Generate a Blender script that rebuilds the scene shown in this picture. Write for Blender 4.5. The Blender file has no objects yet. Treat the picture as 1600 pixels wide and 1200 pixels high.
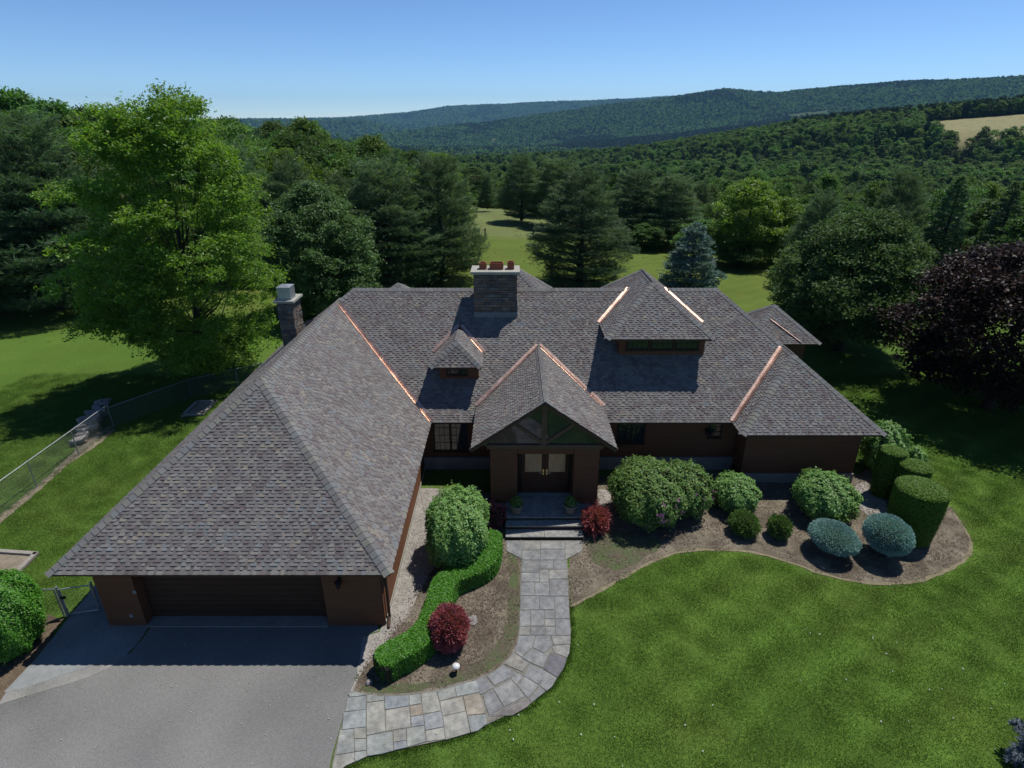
import bpy, math, random
import numpy as np
from mathutils import Vector, Matrix

# ------------------------------------------------------------------ camera, world, sun
scene = bpy.context.scene
COL = scene.collection
TILT = math.radians(23.9); CT, ST = math.cos(TILT), math.sin(TILT)
CAMH = 14.5; FPX = 924.0
cam_d = bpy.data.cameras.new('camera'); cam = bpy.data.objects.new('camera', cam_d); COL.objects.link(cam)
cam.location = (0, 0, CAMH); cam.rotation_euler = (math.radians(90) - TILT, 0, 0)
cam_d.sensor_width = 36; cam_d.lens = 36 * FPX / 1600; cam_d.clip_start = 0.2; cam_d.clip_end = 40000
scene.camera = cam
SUN = Vector((0.96, 0.78, 2.70)).normalized()
world = bpy.data.worlds.new('World'); scene.world = world; world.use_nodes = True
wn = world.node_tree; wn.nodes.clear()
sky = wn.nodes.new('ShaderNodeTexSky'); sky.sky_type = 'NISHITA'; sky.sun_disc = False
sky.sun_elevation = math.asin(SUN.z); sky.sun_rotation = math.atan2(SUN.x, SUN.y)
sky.altitude = 3000; sky.air_density = 1.0; sky.dust_density = 0.1; sky.ozone_density = 5.0
hs = wn.nodes.new('ShaderNodeHueSaturation'); hs.inputs['Saturation'].default_value = 1.0
bg = wn.nodes.new('ShaderNodeBackground'); bg.inputs['Strength'].default_value = 0.090
wo = wn.nodes.new('ShaderNodeOutputWorld')
gm = wn.nodes.new('ShaderNodeGamma'); gm.inputs['Gamma'].default_value = 1.22
wn.links.new(sky.outputs[0], gm.inputs[0]); wn.links.new(gm.outputs[0], hs.inputs['Color']); wn.links.new(hs.outputs[0], bg.inputs[0]); wn.links.new(bg.outputs[0], wo.inputs[0])
sd = bpy.data.lights.new('sun', 'SUN'); sd.energy = 5.0; sd.angle = math.radians(0.53); sd.color = (1.0, 0.965, 0.91)
sun = bpy.data.objects.new('sun', sd); COL.objects.link(sun)
sun.rotation_euler = SUN.to_track_quat('Z', 'Y').to_euler(); sun.location = SUN * 200
scene.view_settings.view_transform = 'Standard'; scene.view_settings.look = 'None'
scene.view_settings.exposure = 0; scene.view_settings.gamma = 1; scene.view_settings.use_curve_mapping = False
scene.render.engine = 'CYCLES'
scene.cycles.max_bounces = 6; scene.cycles.diffuse_bounces = 3; scene.cycles.glossy_bounces = 3
scene.cycles.transmission_bounces = 4; scene.cycles.transparent_max_bounces = 12; scene.cycles.volume_bounces = 0
scene.cycles.use_denoising = True

# ------------------------------------------------------------------ helpers
def ray(x, y):
    u = (x - 800) / FPX; v = (600 - y) / FPX
    return u, CT + v * ST, -ST + v * CT
def G(x, y, z=0.0):
    a, b, d = ray(x, y); t = (z - CAMH) / d
    return a * t, b * t
def GY(x, y, Y):
    a, b, d = ray(x, y); t = Y / b
    return a * t, CAMH + d * t

def tag(o, label=None, cat=None, group=None, kind=None):
    if label: o['label'] = label
    if cat: o['category'] = cat
    if group: o['group'] = group
    if kind: o['kind'] = kind
    return o
def empty(name, loc=(0, 0, 0), label=None, cat=None, group=None, rz=0, parent=None, sc=None):
    o = bpy.data.objects.new(name, None); COL.objects.link(o); o.location = loc; o.rotation_euler = (0, 0, rz)
    o.empty_display_size = 0.3
    if sc: o.scale = sc
    if parent: o.parent = parent
    return tag(o, label, cat, group)
def link(name, me, parent=None, loc=None):
    o = bpy.data.objects.new(name, me); COL.objects.link(o)
    if parent: o.parent = parent
    if loc is not None: o.location = loc
    return o

class MB:
    def __init__(s): s.v = []; s.f = []; s.c = []
    def quad(s, a, b, c, d, col=None):
        n = len(s.v); s.v += [tuple(a), tuple(b), tuple(c), tuple(d)]; s.f.append((n, n+1, n+2, n+3)); s.c.append(col)
    def poly(s, pts, col=None):
        n = len(s.v); s.v += [tuple(p) for p in pts]; s.f.append(tuple(range(n, n+len(pts)))); s.c.append(col)
    def box(s, x0, y0, z0, x1, y1, z1, col=None):
        n = len(s.v)
        s.v += [(x0,y0,z0),(x1,y0,z0),(x1,y1,z0),(x0,y1,z0),(x0,y0,z1),(x1,y0,z1),(x1,y1,z1),(x0,y1,z1)]
        for q in ((0,3,2,1),(4,5,6,7),(0,1,5,4),(1,2,6,5),(2,3,7,6),(3,0,4,7)):
            s.f.append(tuple(n+i for i in q)); s.c.append(col)
    def prism(s, pts, z0, z1, col=None, inset=0.0):
        # pts counter-clockwise or not; closed prism, slightly inset top for an eased edge
        area = sum(pts[i][0]*pts[(i+1) % len(pts)][1]-pts[(i+1) % len(pts)][0]*pts[i][1] for i in range(len(pts)))
        if area < 0: pts = pts[::-1]
        cx = sum(p[0] for p in pts)/len(pts); cy = sum(p[1] for p in pts)/len(pts)
        n = len(s.v); k = len(pts)
        s.v += [(p[0], p[1], z0) for p in pts]
        if inset:
            s.v += [(p[0], p[1], z1-inset) for p in pts]
            def ins(p):
                dx, dy = cx-p[0], cy-p[1]; L = math.hypot(dx, dy) or 1
                return (p[0]+dx/L*inset*1.4, p[1]+dy/L*inset*1.4, z1)
            s.v += [ins(p) for p in pts]; L = 2
        else:
            s.v += [(p[0], p[1], z1) for p in pts]; L = 1
        for l in range(L):
            for i in range(k):
                j = (i+1) % k
                s.f.append((n+l*k+i, n+l*k+j, n+(l+1)*k+j, n+(l+1)*k+i)); s.c.append(col)
        s.f.append(tuple(n+L*k+i for i in range(k))); s.c.append(col)
        s.f.append(tuple(n+i for i in reversed(range(k)))); s.c.append(col)
    def tube(s, pts, radii, n=8, cap=True, col=None):
        base = len(s.v); P = [Vector(p) for p in pts]
        if not hasattr(radii, '__len__'): radii = [radii]*len(P)
        ref = Vector((0.31, 0.17, 0.93))
        for i, p in enumerate(P):
            d = (P[min(i+1, len(P)-1)]-P[max(i-1, 0)]).normalized()
            r_ = ref if abs(d.dot(ref)) < 0.95 else Vector((1, 0, 0))
            a = d.cross(r_).normalized(); b = d.cross(a)
            for k in range(n):
                t = 2*math.pi*k/n; s.v.append(tuple(p+(a*math.cos(t)+b*math.sin(t))*radii[i]))
        for i in range(len(P)-1):
            for k in range(n):
                k2 = (k+1) % n
                s.f.append((base+i*n+k, base+i*n+k2, base+(i+1)*n+k2, base+(i+1)*n+k)); s.c.append(col)
        if cap:
            s.f.append(tuple(base+k for k in reversed(range(n)))); s.c.append(col)
            s.f.append(tuple(base+(len(P)-1)*n+k for k in range(n))); s.c.append(col)
    def lathe(s, cx, cy, prof, n=20, col=None):
        base = len(s.v)
        for r, z in prof:
            for k in range(n):
                t = 2*math.pi*k/n; s.v.append((cx+r*math.cos(t), cy+r*math.sin(t), z))
        for i in range(len(prof)-1):
            for k in range(n):
                k2 = (k+1) % n
                s.f.append((base+i*n+k, base+i*n+k2, base+(i+1)*n+k2, base+(i+1)*n+k)); s.c.append(col)
    def mesh(s, name, mat, smooth=False):
        me = bpy.data.meshes.new(name); me.from_pydata(s.v, [], s.f)
        for m in (mat if isinstance(mat, (list, tuple)) else [mat]): me.materials.append(m)
        if any(c is not None for c in s.c):
            a = me.attributes.new('col', 'FLOAT_COLOR', 'FACE')
            a.data.foreach_set('color', np.array([(c or (1, 1, 1))+(1,) for c in s.c], dtype=np.float32).ravel())
        if smooth: me.polygons.foreach_set('use_smooth', [True]*len(me.polygons))
        me.update(); return me
    def build(s, name, mat, parent=None, smooth=False, loc=None, kind=None):
        o = link(name, s.mesh(name, mat, smooth), parent, loc)
        if kind: o['kind'] = kind
        return o

def np_mesh(name, V, F, mat, cols=None, domain='FACE', smooth=False):
    """V (n,3), F (m,k) same polygon size"""
    me = bpy.data.meshes.new(name); V = np.asarray(V, dtype=np.float32); F = np.asarray(F, dtype=np.int32)
    m, k = F.shape
    me.vertices.add(len(V)); me.vertices.foreach_set('co', V.ravel())
    me.loops.add(m*k); me.loops.foreach_set('vertex_index', F.ravel())
    me.polygons.add(m); me.polygons.foreach_set('loop_start', np.arange(m, dtype=np.int32)*k)
    try: me.polygons.foreach_set('loop_total', np.full(m, k, dtype=np.int32))
    except Exception: pass
    me.materials.append(mat)
    if cols is not None:
        a = me.attributes.new('col', 'FLOAT_COLOR', domain)
        c = np.ones((len(cols), 4), dtype=np.float32); c[:, :3] = cols; a.data.foreach_set('color', c.ravel())
    if smooth: me.polygons.foreach_set('use_smooth', np.ones(m, dtype=bool))
    me.update(calc_edges=True); me.validate(); return me

# ------------------------------------------------------------------ materials
def new_mat(name):
    m = bpy.data.materials.new(name); m.use_nodes = True; nt = m.node_tree; nt.nodes.clear()
    out = nt.nodes.new('ShaderNodeOutputMaterial'); return m, nt, out
def N(nt, t, **kw):
    n = nt.nodes.new(t)
    for k, v in kw.items():
        if k in n.inputs.keys(): n.inputs[k].default_value = v
        else: setattr(n, k, v)
    return n
def noise_fac(nt, scale, detail=4, rough=0.6, stretch=None, coord='Object'):
    src = N(nt, 'ShaderNodeNewGeometry').outputs['Position'] if coord == 'World' else N(nt, 'ShaderNodeTexCoord').outputs[coord]
    if stretch:
        mp = N(nt, 'ShaderNodeMapping'); mp.inputs['Scale'].default_value = stretch
        nt.links.new(src, mp.inputs['Vector']); src = mp.outputs[0]
    nz = N(nt, 'ShaderNodeTexNoise'); nz.inputs['Scale'].default_value = scale
    nz.inputs['Detail'].default_value = detail; nz.inputs['Roughness'].default_value = rough
    nt.links.new(src, nz.inputs['Vector']); return nz.outputs[0]
def remap(nt, f, a, b, lo=0.3, hi=0.7):
    mr = N(nt, 'ShaderNodeMapRange'); mr.inputs['From Min'].default_value = lo; mr.inputs['From Max'].default_value = hi
    mr.inputs['To Min'].default_value = a; mr.inputs['To Max'].default_value = b
    nt.links.new(f, mr.inputs['Value']); return mr.outputs[0]
def mixc(nt, f, a, b, mode='MIX'):
    mx = N(nt, 'ShaderNodeMix', data_type='RGBA', blend_type=mode)
    for s, v in ((mx.inputs[0], f), (mx.inputs[6], a), (mx.inputs[7], b)):
        if isinstance(v, (int, float)): s.default_value = v
        elif isinstance(v, tuple): s.default_value = v + (1,) if len(v) == 3 else v
        else: nt.links.new(v, s)
    return mx.outputs[2]
def mulv(nt, c, f):
    vm = N(nt, 'ShaderNodeVectorMath', operation='SCALE'); nt.links.new(c, vm.inputs[0]); nt.links.new(f, vm.inputs['Scale']); return vm.outputs[0]
ALB = 0.72
def surf(name, c1, c2=None, rough=0.85, layers=((3, 0.8, 1.2),), mixscale=2.0, bump=None, attr=False, metallic=0.0, spec=0.3, stretch=None, mixlo=0.35, mixhi=0.65):
    """colour = mix(c1,c2) by one noise, times each layer's brightness noise; optional 'col' attribute tint"""
    m, nt, out = new_mat(name); b = N(nt, 'ShaderNodeBsdfPrincipled'); nt.links.new(b.outputs[0], out.inputs[0])
    if not metallic: c1 = tuple(q*ALB for q in c1); c2 = tuple(q*ALB for q in c2) if c2 else None
    if c2:
        c = mixc(nt, remap(nt, noise_fac(nt, mixscale, 5, stretch=stretch), 0, 1, mixlo, mixhi), c1, c2)
    else:
        r = N(nt, 'ShaderNodeRGB'); r.outputs[0].default_value = c1 + (1,); c = r.outputs[0]
    if attr:
        at = N(nt, 'ShaderNodeAttribute', attribute_name='col'); c = mixc(nt, 1.0, c, at.outputs['Color'], 'MULTIPLY')
    for sc, lo, hi in layers:
        c = mulv(nt, c, remap(nt, noise_fac(nt, sc, 3, stretch=stretch), lo, hi))
    nt.links.new(c, b.inputs['Base Color'])
    b.inputs['Roughness'].default_value = rough; b.inputs['Metallic'].default_value = metallic
    b.inputs['Specular IOR Level'].default_value = spec
    if bump:
        bp = N(nt, 'ShaderNodeBump'); bp.inputs['Strength'].default_value = bump[1]; bp.inputs['Distance'].default_value = bump[2]
        nt.links.new(noise_fac(nt, bump[0], 4, stretch=stretch), bp.inputs['Height']); nt.links.new(bp.outputs[0], b.inputs['Normal'])
    return m
def lawn_mod(nt, c):
    """dry, lush and mown patterns of the lawn, shared by soil-level turf and blades (world position)"""
    c = mixc(nt, remap(nt, noise_fac(nt, 0.30, 6, 0.65, coord='World'), 0, 0.42, 0.48, 0.76), c, mixc(nt, 1.0, c, (1.50, 1.04, 1.4), 'MULTIPLY'))
    c = mixc(nt, remap(nt, noise_fac(nt, 1.3, 5, 0.7, coord='World'), 0, 0.4, 0.50, 0.75), c, mixc(nt, 1.0, c, (0.86, 0.94, 0.9), 'MULTIPLY'))
    c = mixc(nt, remap(nt, noise_fac(nt, 3.1, 4, 0.7, coord='World'), 0, 0.7, 0.64, 0.74), c, mixc(nt, 1.0, c, (1.25, 1.22, 1.5), 'MULTIPLY'))
    g = N(nt, 'ShaderNodeNewGeometry'); mp = N(nt, 'ShaderNodeMapping'); mp.inputs['Rotation'].default_value = (0, 0, math.radians(57))
    w = N(nt, 'ShaderNodeTexWave'); w.inputs['Scale'].default_value = 0.20; w.inputs['Distortion'].default_value = 2.2; w.inputs['Detail'].default_value = 4; w.inputs['Detail Roughness'].default_value = 0.7; w.inputs['Detail Scale'].default_value = 0.5
    nt.links.new(g.outputs['Position'], mp.inputs[0]); nt.links.new(mp.outputs[0], w.inputs[0])
    sx = N(nt, 'ShaderNodeSeparateXYZ'); nt.links.new(g.outputs['Position'], sx.inputs[0])
    mk = remap(nt, sx.outputs['X'], 0.12, 1, 2, 9); k2 = remap(nt, sx.outputs['Y'], 1, 0.25, 22, 34)
    mm = N(nt, 'ShaderNodeMath', operation='MULTIPLY'); nt.links.new(mk, mm.inputs[0]); nt.links.new(k2, mm.inputs[1])
    m2 = N(nt, 'ShaderNodeMath', operation='MULTIPLY'); nt.links.new(mm.outputs[0], m2.inputs[0]); nt.links.new(remap(nt, w.outputs['Fac'], -0.09, 0.20, 0.25, 0.95), m2.inputs[1])
    m3 = N(nt, 'ShaderNodeMath', operation='ADD'); m3.inputs[1].default_value = 1.0; nt.links.new(m2.outputs[0], m3.inputs[0])
    return mulv(nt, c, m3.outputs[0])
def leaf_mat(name, base, transl=0.35, rough=0.55, spec=0.25, vary=0.25, hue=0.02, coat=0.0, lawny=False):
    m, nt, out = new_mat(name); base = tuple(q*0.8 for q in base)
    at = N(nt, 'ShaderNodeAttribute', attribute_name='col')
    oi = N(nt, 'ShaderNodeObjectInfo')
    h = N(nt, 'ShaderNodeHueSaturation')
    c = mixc(nt, 1.0, base, at.outputs['Color'], 'MULTIPLY')
    if lawny: c = lawn_mod(nt, c)
    nt.links.new(c, h.inputs['Color'])
    nt.links.new(remap(nt, oi.outputs['Random'], 1-vary, 1+vary, 0, 1), h.inputs['Value'])
    mm = N(nt, 'ShaderNodeMath', operation='MULTIPLY'); mm.inputs[1].default_value = 7.31
    fr = N(nt, 'ShaderNodeMath', operation='FRACT'); nt.links.new(oi.outputs['Random'], mm.inputs[0]); nt.links.new(mm.outputs[0], fr.inputs[0])
    nt.links.new(remap(nt, fr.outputs[0], 0.5-hue, 0.5+hue, 0, 1), h.inputs['Hue'])
    b = N(nt, 'ShaderNodeBsdfPrincipled'); b.inputs['Roughness'].default_value = rough; b.inputs['Specular IOR Level'].default_value = spec
    t = N(nt, 'ShaderNodeBsdfTranslucent'); mx = N(nt, 'ShaderNodeMixShader'); mx.inputs[0].default_value = transl
    nt.links.new(h.outputs[0], b.inputs['Base Color'])
    tc = mixc(nt, 1.0, h.outputs[0], (1.15, 1.25, 0.55), 'MULTIPLY'); nt.links.new(tc, t.inputs['Color'])
    nt.links.new(b.outputs[0], mx.inputs[1]); nt.links.new(t.outputs[0], mx.inputs[2]); nt.links.new(mx.outputs[0], out.inputs[0])
    return m

M = {}
M['shingle'] = surf('asphalt_shingle', (1, 1, 1), rough=0.92, attr=True, layers=((60, 0.85, 1.15), (1.1, 0.93, 1.07)), spec=0.15, bump=(90, 0.4, 0.004))
M['deck'] = surf('roof_underlay', (0.05, 0.047, 0.05), rough=0.95)
M['fascia'] = surf('dark_brown_trim', (0.085, 0.048, 0.030), rough=0.7, layers=((8, 0.8, 1.2),))
M['truss'] = surf('truss_timber', (0.15, 0.088, 0.055), rough=0.7, layers=((8, 0.8, 1.2),))
M['siding'] = surf('cedar_siding', (0.195, 0.080, 0.036), (0.155, 0.062, 0.028), rough=0.75, mixscale=1.5, layers=((30, 0.85, 1.15),), stretch=(0.4, 0.4, 6), bump=(25, 0.2, 0.004))
M['door_wood'] = surf('dark_stained_wood', (0.12, 0.042, 0.02), (0.07, 0.03, 0.015), rough=0.5, stretch=(6, 6, 0.6), layers=((20, 0.85, 1.15),))
M['garage_wood'] = surf('garage_door_wood', (0.075, 0.036, 0.020), (0.055, 0.026, 0.015), rough=0.6, stretch=(0.5, 1, 5), layers=((20, 0.85, 1.15),))
M['copper'] = surf('copper', (0.66, 0.46, 0.36), (0.42, 0.27, 0.21), rough=0.33, metallic=0.9, layers=((9, 0.7, 1.2),), mixscale=1.2, spec=0.5, bump=(14, 0.35, 0.01))
M['steel'] = surf('galvanised_steel', (0.36, 0.38, 0.40), rough=0.45, metallic=0.7, layers=((5, 0.8, 1.1),))
M['lead'] = surf('lead_flashing', (0.15, 0.17, 0.20), rough=0.5, metallic=0.4, layers=((9, 0.75, 1.15),))
M['concrete'] = surf('concrete', (0.32, 0.31, 0.28), (0.26, 0.255, 0.24), rough=0.9, layers=((25, 0.88, 1.12), (1.3, 0.9, 1.1)), bump=(40, 0.2, 0.004))
M['capstone'] = surf('chimney_cap_concrete', (0.46, 0.45, 0.38), (0.38, 0.37, 0.32), rough=0.9, layers=((18, 0.88, 1.1),))
M['terracotta'] = surf('terracotta', (0.36, 0.11, 0.06), (0.28, 0.085, 0.05), rough=0.85, layers=((15, 0.85, 1.1),))
M['stone'] = surf('ledge_stone', (1, 1, 1), rough=0.9, attr=True, layers=((14, 0.7, 1.25), (50, 0.85, 1.1)), bump=(18, 0.5, 0.02))
M['mortar'] = surf('mortar', (0.06, 0.058, 0.055), rough=0.95)
M['flag'] = surf('bluestone_flag', (1.04, 1.02, 0.96), (0.86, 0.87, 0.88), rough=0.8, attr=True, mixscale=2.6, layers=((1.8, 0.78, 1.15), (6, 0.74, 1.2), (30, 0.85, 1.12)), bump=(12, 0.25, 0.008))
M['sidepath'] = surf('blue_grey_concrete', (0.33, 0.345, 0.34), (0.27, 0.28, 0.275), rough=0.9, mixscale=0.8, layers=((6, 0.9, 1.1), (40, 0.88, 1.1)))
M['joint'] = surf('path_joint_sand', (0.27, 0.255, 0.22), (0.17, 0.165, 0.13), rough=0.95, mixscale=4, layers=((60, 0.7, 1.2),))
M['asphalt'] = surf('asphalt_driveway', (0.270, 0.266, 0.250), (0.172, 0.170, 0.163), rough=0.93, mixscale=0.30, layers=((30, 0.8, 1.2), (75, 0.62, 1.45), (1.2, 0.88, 1.12)), bump=(120, 0.5, 0.006), spec=0.2)
M['gravel'] = surf('pea_gravel', (0.52, 0.48, 0.42), (0.28, 0.26, 0.24), rough=0.9, mixscale=22, layers=((48, 0.6, 1.4), (1.2, 0.9, 1.1)), bump=(40, 0.9, 0.03))
M['mulch'] = surf('bark_mulch', (0.265, 0.228, 0.168), (0.125, 0.104, 0.074), rough=0.98, mixscale=1.0, layers=((28, 0.6, 1.5), (75, 0.65, 1.35), (0.9, 0.85, 1.2)), bump=(45, 0.8, 0.03), spec=0.1)
M['pebble'] = surf('garden_bark_chip', (1, 1, 1), rough=0.95, attr=True, layers=((30, 0.8, 1.2),), spec=0.1)
M['soil'] = surf('dry_soil', (0.22, 0.165, 0.11), (0.12, 0.09, 0.06), rough=0.98, mixscale=1.6, layers=((30, 0.6, 1.4), (90, 0.7, 1.3)), bump=(45, 0.7, 0.03), spec=0.1)
M['edge'] = surf('pale_dry_edge', (0.34, 0.29, 0.19), (0.24, 0.21, 0.13), rough=0.98, mixscale=5, layers=((40, 0.6, 1.35),), bump=(45, 0.7, 0.02), spec=0.1)
M['sand'] = surf('sand', (0.34, 0.28, 0.21), (0.24, 0.20, 0.14), rough=0.95, mixscale=2.5, layers=((30, 0.7, 1.3),), bump=(30, 0.6, 0.03))
M['timber'] = surf('weathered_timber', (0.36, 0.33, 0.28), rough=0.9, layers=((12, 0.75, 1.2),))
M['bark'] = surf('bark', (0.075, 0.057, 0.042), (0.045, 0.036, 0.028), rough=0.95, mixscale=6, layers=((14, 0.7, 1.3),), stretch=(4, 4, 0.7), bump=(12, 0.8, 0.04))
M['rock'] = surf('field_rock', (0.36, 0.33, 0.30), (0.22, 0.20, 0.19), rough=0.92, mixscale=2.5, layers=((14, 0.7, 1.25),), bump=(8, 0.6, 0.05))
M['black'] = surf('black_iron', (0.012, 0.012, 0.013), rough=0.45)
M['white'] = surf('white_enamel', (0.80, 0.80, 0.77), rough=0.35)
M['grey_plate'] = surf('grey_plate', (0.35, 0.33, 0.31), rough=0.6)
M['brass'] = surf('brass', (0.78, 0.58, 0.24), rough=0.25, metallic=0.9)
M['curtain'] = surf('beige_curtain', (1.0, 0.60, 0.32), (0.9, 0.50, 0.26), rough=0.9, mixscale=5, stretch=(1.5, 1, 0.3))
M['pot'] = surf('planter_clay', (0.22, 0.20, 0.175), rough=0.85, layers=((6, 0.85, 1.1),))
M['wire'] = surf('chain_link_wire', (0.20, 0.23, 0.23), rough=0.6, metallic=0.3)
M['frame'] = surf('window_frame_bronze', (0.03, 0.02, 0.014), rough=0.5)
def glass(name, tint, transp):
    m, nt, out = new_mat(name); b = N(nt, 'ShaderNodeBsdfPrincipled'); b.inputs['Base Color'].default_value = tint + (1,)
    b.inputs['Roughness'].default_value = 0.03; b.inputs['Specular IOR Level'].default_value = 0.9 if transp == 0 else 0.3
    t = N(nt, 'ShaderNodeBsdfTransparent'); mx = N(nt, 'ShaderNodeMixShader'); mx.inputs[0].default_value = transp
    nt.links.new(b.outputs[0], mx.inputs[1]); nt.links.new(t.outputs[0], mx.inputs[2]); nt.links.new(mx.outputs[0], out.inputs[0]); return m
M['glass'] = glass('window_glass', (0.02, 0.025, 0.03), 0.0)
M['doorglass'] = glass('door_glass', (0.02, 0.02, 0.02), 0.9)
M['leaf_oak'] = leaf_mat('oak_leaves', (0.185, 0.325, 0.042), 0.5, 0.5, 0.35, 0.0, 0)
M['leaf_linden'] = leaf_mat('linden_leaves', (0.130, 0.225, 0.082), 0.3, 0.55, 0.2, 0.0, 0)
M['leaf_maple'] = leaf_mat('maple_leaves', (0.098, 0.165, 0.055), 0.3, 0.6, 0.12, 0.0, 0)
M['leaf_purple'] = leaf_mat('purple_leaves', (0.034, 0.017, 0.014), 0.2, 0.5, 0.2, 0.0, 0)
M['leaf_wood'] = leaf_mat('woodland_leaves', (0.108, 0.198, 0.046), 0.40, 0.55, 0.2, 0.38, 0.022)
M['leaf_bright'] = leaf_mat('bright_woodland_leaves', (0.160, 0.275, 0.038), 0.45, 0.5, 0.3, 0.12, 0.01)
M['leaf_dead'] = leaf_mat('brown_twigs', (0.125, 0.095, 0.072), 0.1, 0.8, 0.1, 0.15, 0.0)
M['needle'] = leaf_mat('pine_needles', (0.125, 0.205, 0.100), 0.38, 0.5, 0.3, 0.22, 0.012)
M['needle_dark'] = leaf_mat('dark_conifer_needles', (0.040, 0.072, 0.040), 0.1, 0.6, 0.1, 0.2, 0.01)
M['needle_blue'] = leaf_mat('blue_spruce_needles', (0.29, 0.47, 0.47), 0.2, 0.5, 0.3, 0.12, 0.0)
M['needle_tree'] = leaf_mat('blue_spruce_tree_needles', (0.185, 0.285, 0.255), 0.2, 0.5, 0.3, 0.0, 0.0)
M['needle_silver'] = leaf_mat('silver_spruce_needles', (0.16, 0.20, 0.25), 0.1, 0.5, 0.3, 0.05, 0.0)
M['shrub_yellow'] = leaf_mat('yellow_green_leaves', (0.24, 0.42, 0.12), 0.4, 0.5, 0.3, 0.0, 0)
M['shrub_green'] = leaf_mat('shrub_leaves', (0.185, 0.35, 0.085), 0.35, 0.5, 0.35, 0.0, 0)
M['rhodo'] = leaf_mat('rhododendron_leaves', (0.135, 0.235, 0.055), 0.25, 0.5, 0.2, 0.0, 0)
M['hedge'] = leaf_mat('hedge_leaves', (0.10, 0.29, 0.026), 0.35, 0.45, 0.35, 0.0, 0)
M['yew'] = leaf_mat('yew_needles', (0.105, 0.205, 0.018), 0.2, 0.5, 0.25, 0.0, 0)
M['red'] = leaf_mat('barberry_leaves', (0.44, 0.125, 0.15), 0.3, 0.5, 0.3, 0.0, 0)
M['redbright'] = leaf_mat('red_maple_leaves', (0.42, 0.11, 0.115), 0.3, 0.5, 0.3, 0.0, 0)
M['flower'] = leaf_mat('pink_flowers', (0.55, 0.26, 0.48), 0.3, 0.6, 0.2, 0.0, 0)
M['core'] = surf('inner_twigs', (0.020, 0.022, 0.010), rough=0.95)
M['grass'] = leaf_mat('grass_blades', (0.090, 0.172, 0.024), 0.3, 0.6, 0.2, 0.05, 0.008, lawny=True)
M['canopy'] = leaf_mat('far_canopy', (0.125, 0.235, 0.080), 0.2, 0.8, 0.05, 0.35, 0.015)

# ------------------------------------------------------------------ terrain
rng = np.random.default_rng(7)
XK = np.array([-400, 0, 300, 475, 560, 640, 700, 760, 850, 940, 1000, 1060, 1100, 1130, 1170, 1210, 1250, 1300, 1350, 1400, 1440, 1500, 1600, 2000], float)
def yk(pairs):
    p = sorted(pairs); return np.interp(XK, [a for a, b in p], [b for a, b in p])
def z_at(ypx, r):
    v = (600 - ypx) / FPX; b = CT + v * ST; d = -ST + v * CT
    u = (XK - 800) / 1011.0 * b          # same azimuth for every row
    return CAMH + d / np.hypot(u, b) * r
RADII = [0, 62, 105, 180, 350, 560, 640, 760, 1000, 1500, 1760, 2370, 2850, 3250, 4200, 4800, 5600, 6600, 8600, 10500, 14000]
def lin(a, b, c, d=None):   # left, centre, right
    return np.interp(XK, [0, 760, 1300, 1900], [a, b, c, c if d is None else d])
crest = [(0, 185), (500, 230), (600, 262), (760, 262), (850, 256), (940, 252), (1000, 246), (1060, 237), (1100, 230), (1170, 219), (1250, 206), (1350, 196), (1440, 189), (1500, 184), (1600, 176), (2000, 150)]
f3 = [(0, 215), (475, 225), (640, 207), (700, 199), (760, 191), (850, 179), (940, 167), (1000, 161), (1060, 153), (1130, 144.5), (1170, 149), (1210, 151.5), (1300, 141), (1400, 132), (1500, 125), (1600, 117), (2000, 100)]
Zc = z_at(yk(crest), 760)
cols = [lin(0, 0, 0), lin(0, 0, 0), lin(0, -0.3, -3), lin(1, -8, -14), lin(4, -20, -27), np.minimum(lin(2, -34, -24), z_at(yk(crest), 560)-1), z_at(yk([(a, b+16+4*(a > 1300)) for a, b in crest]), 640), Zc,
        Zc - 14, np.full(len(XK), -78.0), np.full(len(XK), -86.0), lin(-88, -87, -84),
        z_at(yk([(0, 240), (700, 236), (830, 233), (940, 222), (1060, 210), (1250, 190), (1400, 176), (1600, 160), (2000, 150)]), 2850),
        z_at(yk([(0, 240), (700, 234), (830, 230), (940, 219), (1060, 208), (1250, 188), (1400, 174), (1600, 158), (2000, 150)]), 3250) - 14,
        z_at(yk(f3), 4200), z_at(yk(f3), 4800) - 60,
        z_at(yk([(0, 200), (400, 192), (475, 188), (510, 185), (560, 188), (600, 194), (640, 205), (700, 222), (2000, 222)]), 5600),
        np.full(len(XK), -60.0),
        z_at(yk([(0, 192), (400, 190), (475, 187), (530, 184), (560, 184.5), (600, 184), (640, 178), (700, 168), (760, 164.5), (850, 161), (940, 158), (1000, 156), (1060, 152), (1130, 162), (2000, 170)]), 8600),
        np.full(len(XK), 30.0), np.full(len(XK), -200.0)]
ZT = np.array(cols)      # radii x XK
def fbm(x, y, seed, oct=4):
    r_ = np.random.default_rng(seed); out = 0
    for o in range(oct):
        for _ in range(3):
            a = r_.uniform(0, 2*np.pi); f = 2.0**o * r_.uniform(0.8, 1.3)
            out = out + np.sin((x*np.cos(a)+y*np.sin(a))*f + r_.uniform(0, 6.3)) / (2.0**o) / 2.2
    return out / 1.6
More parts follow.
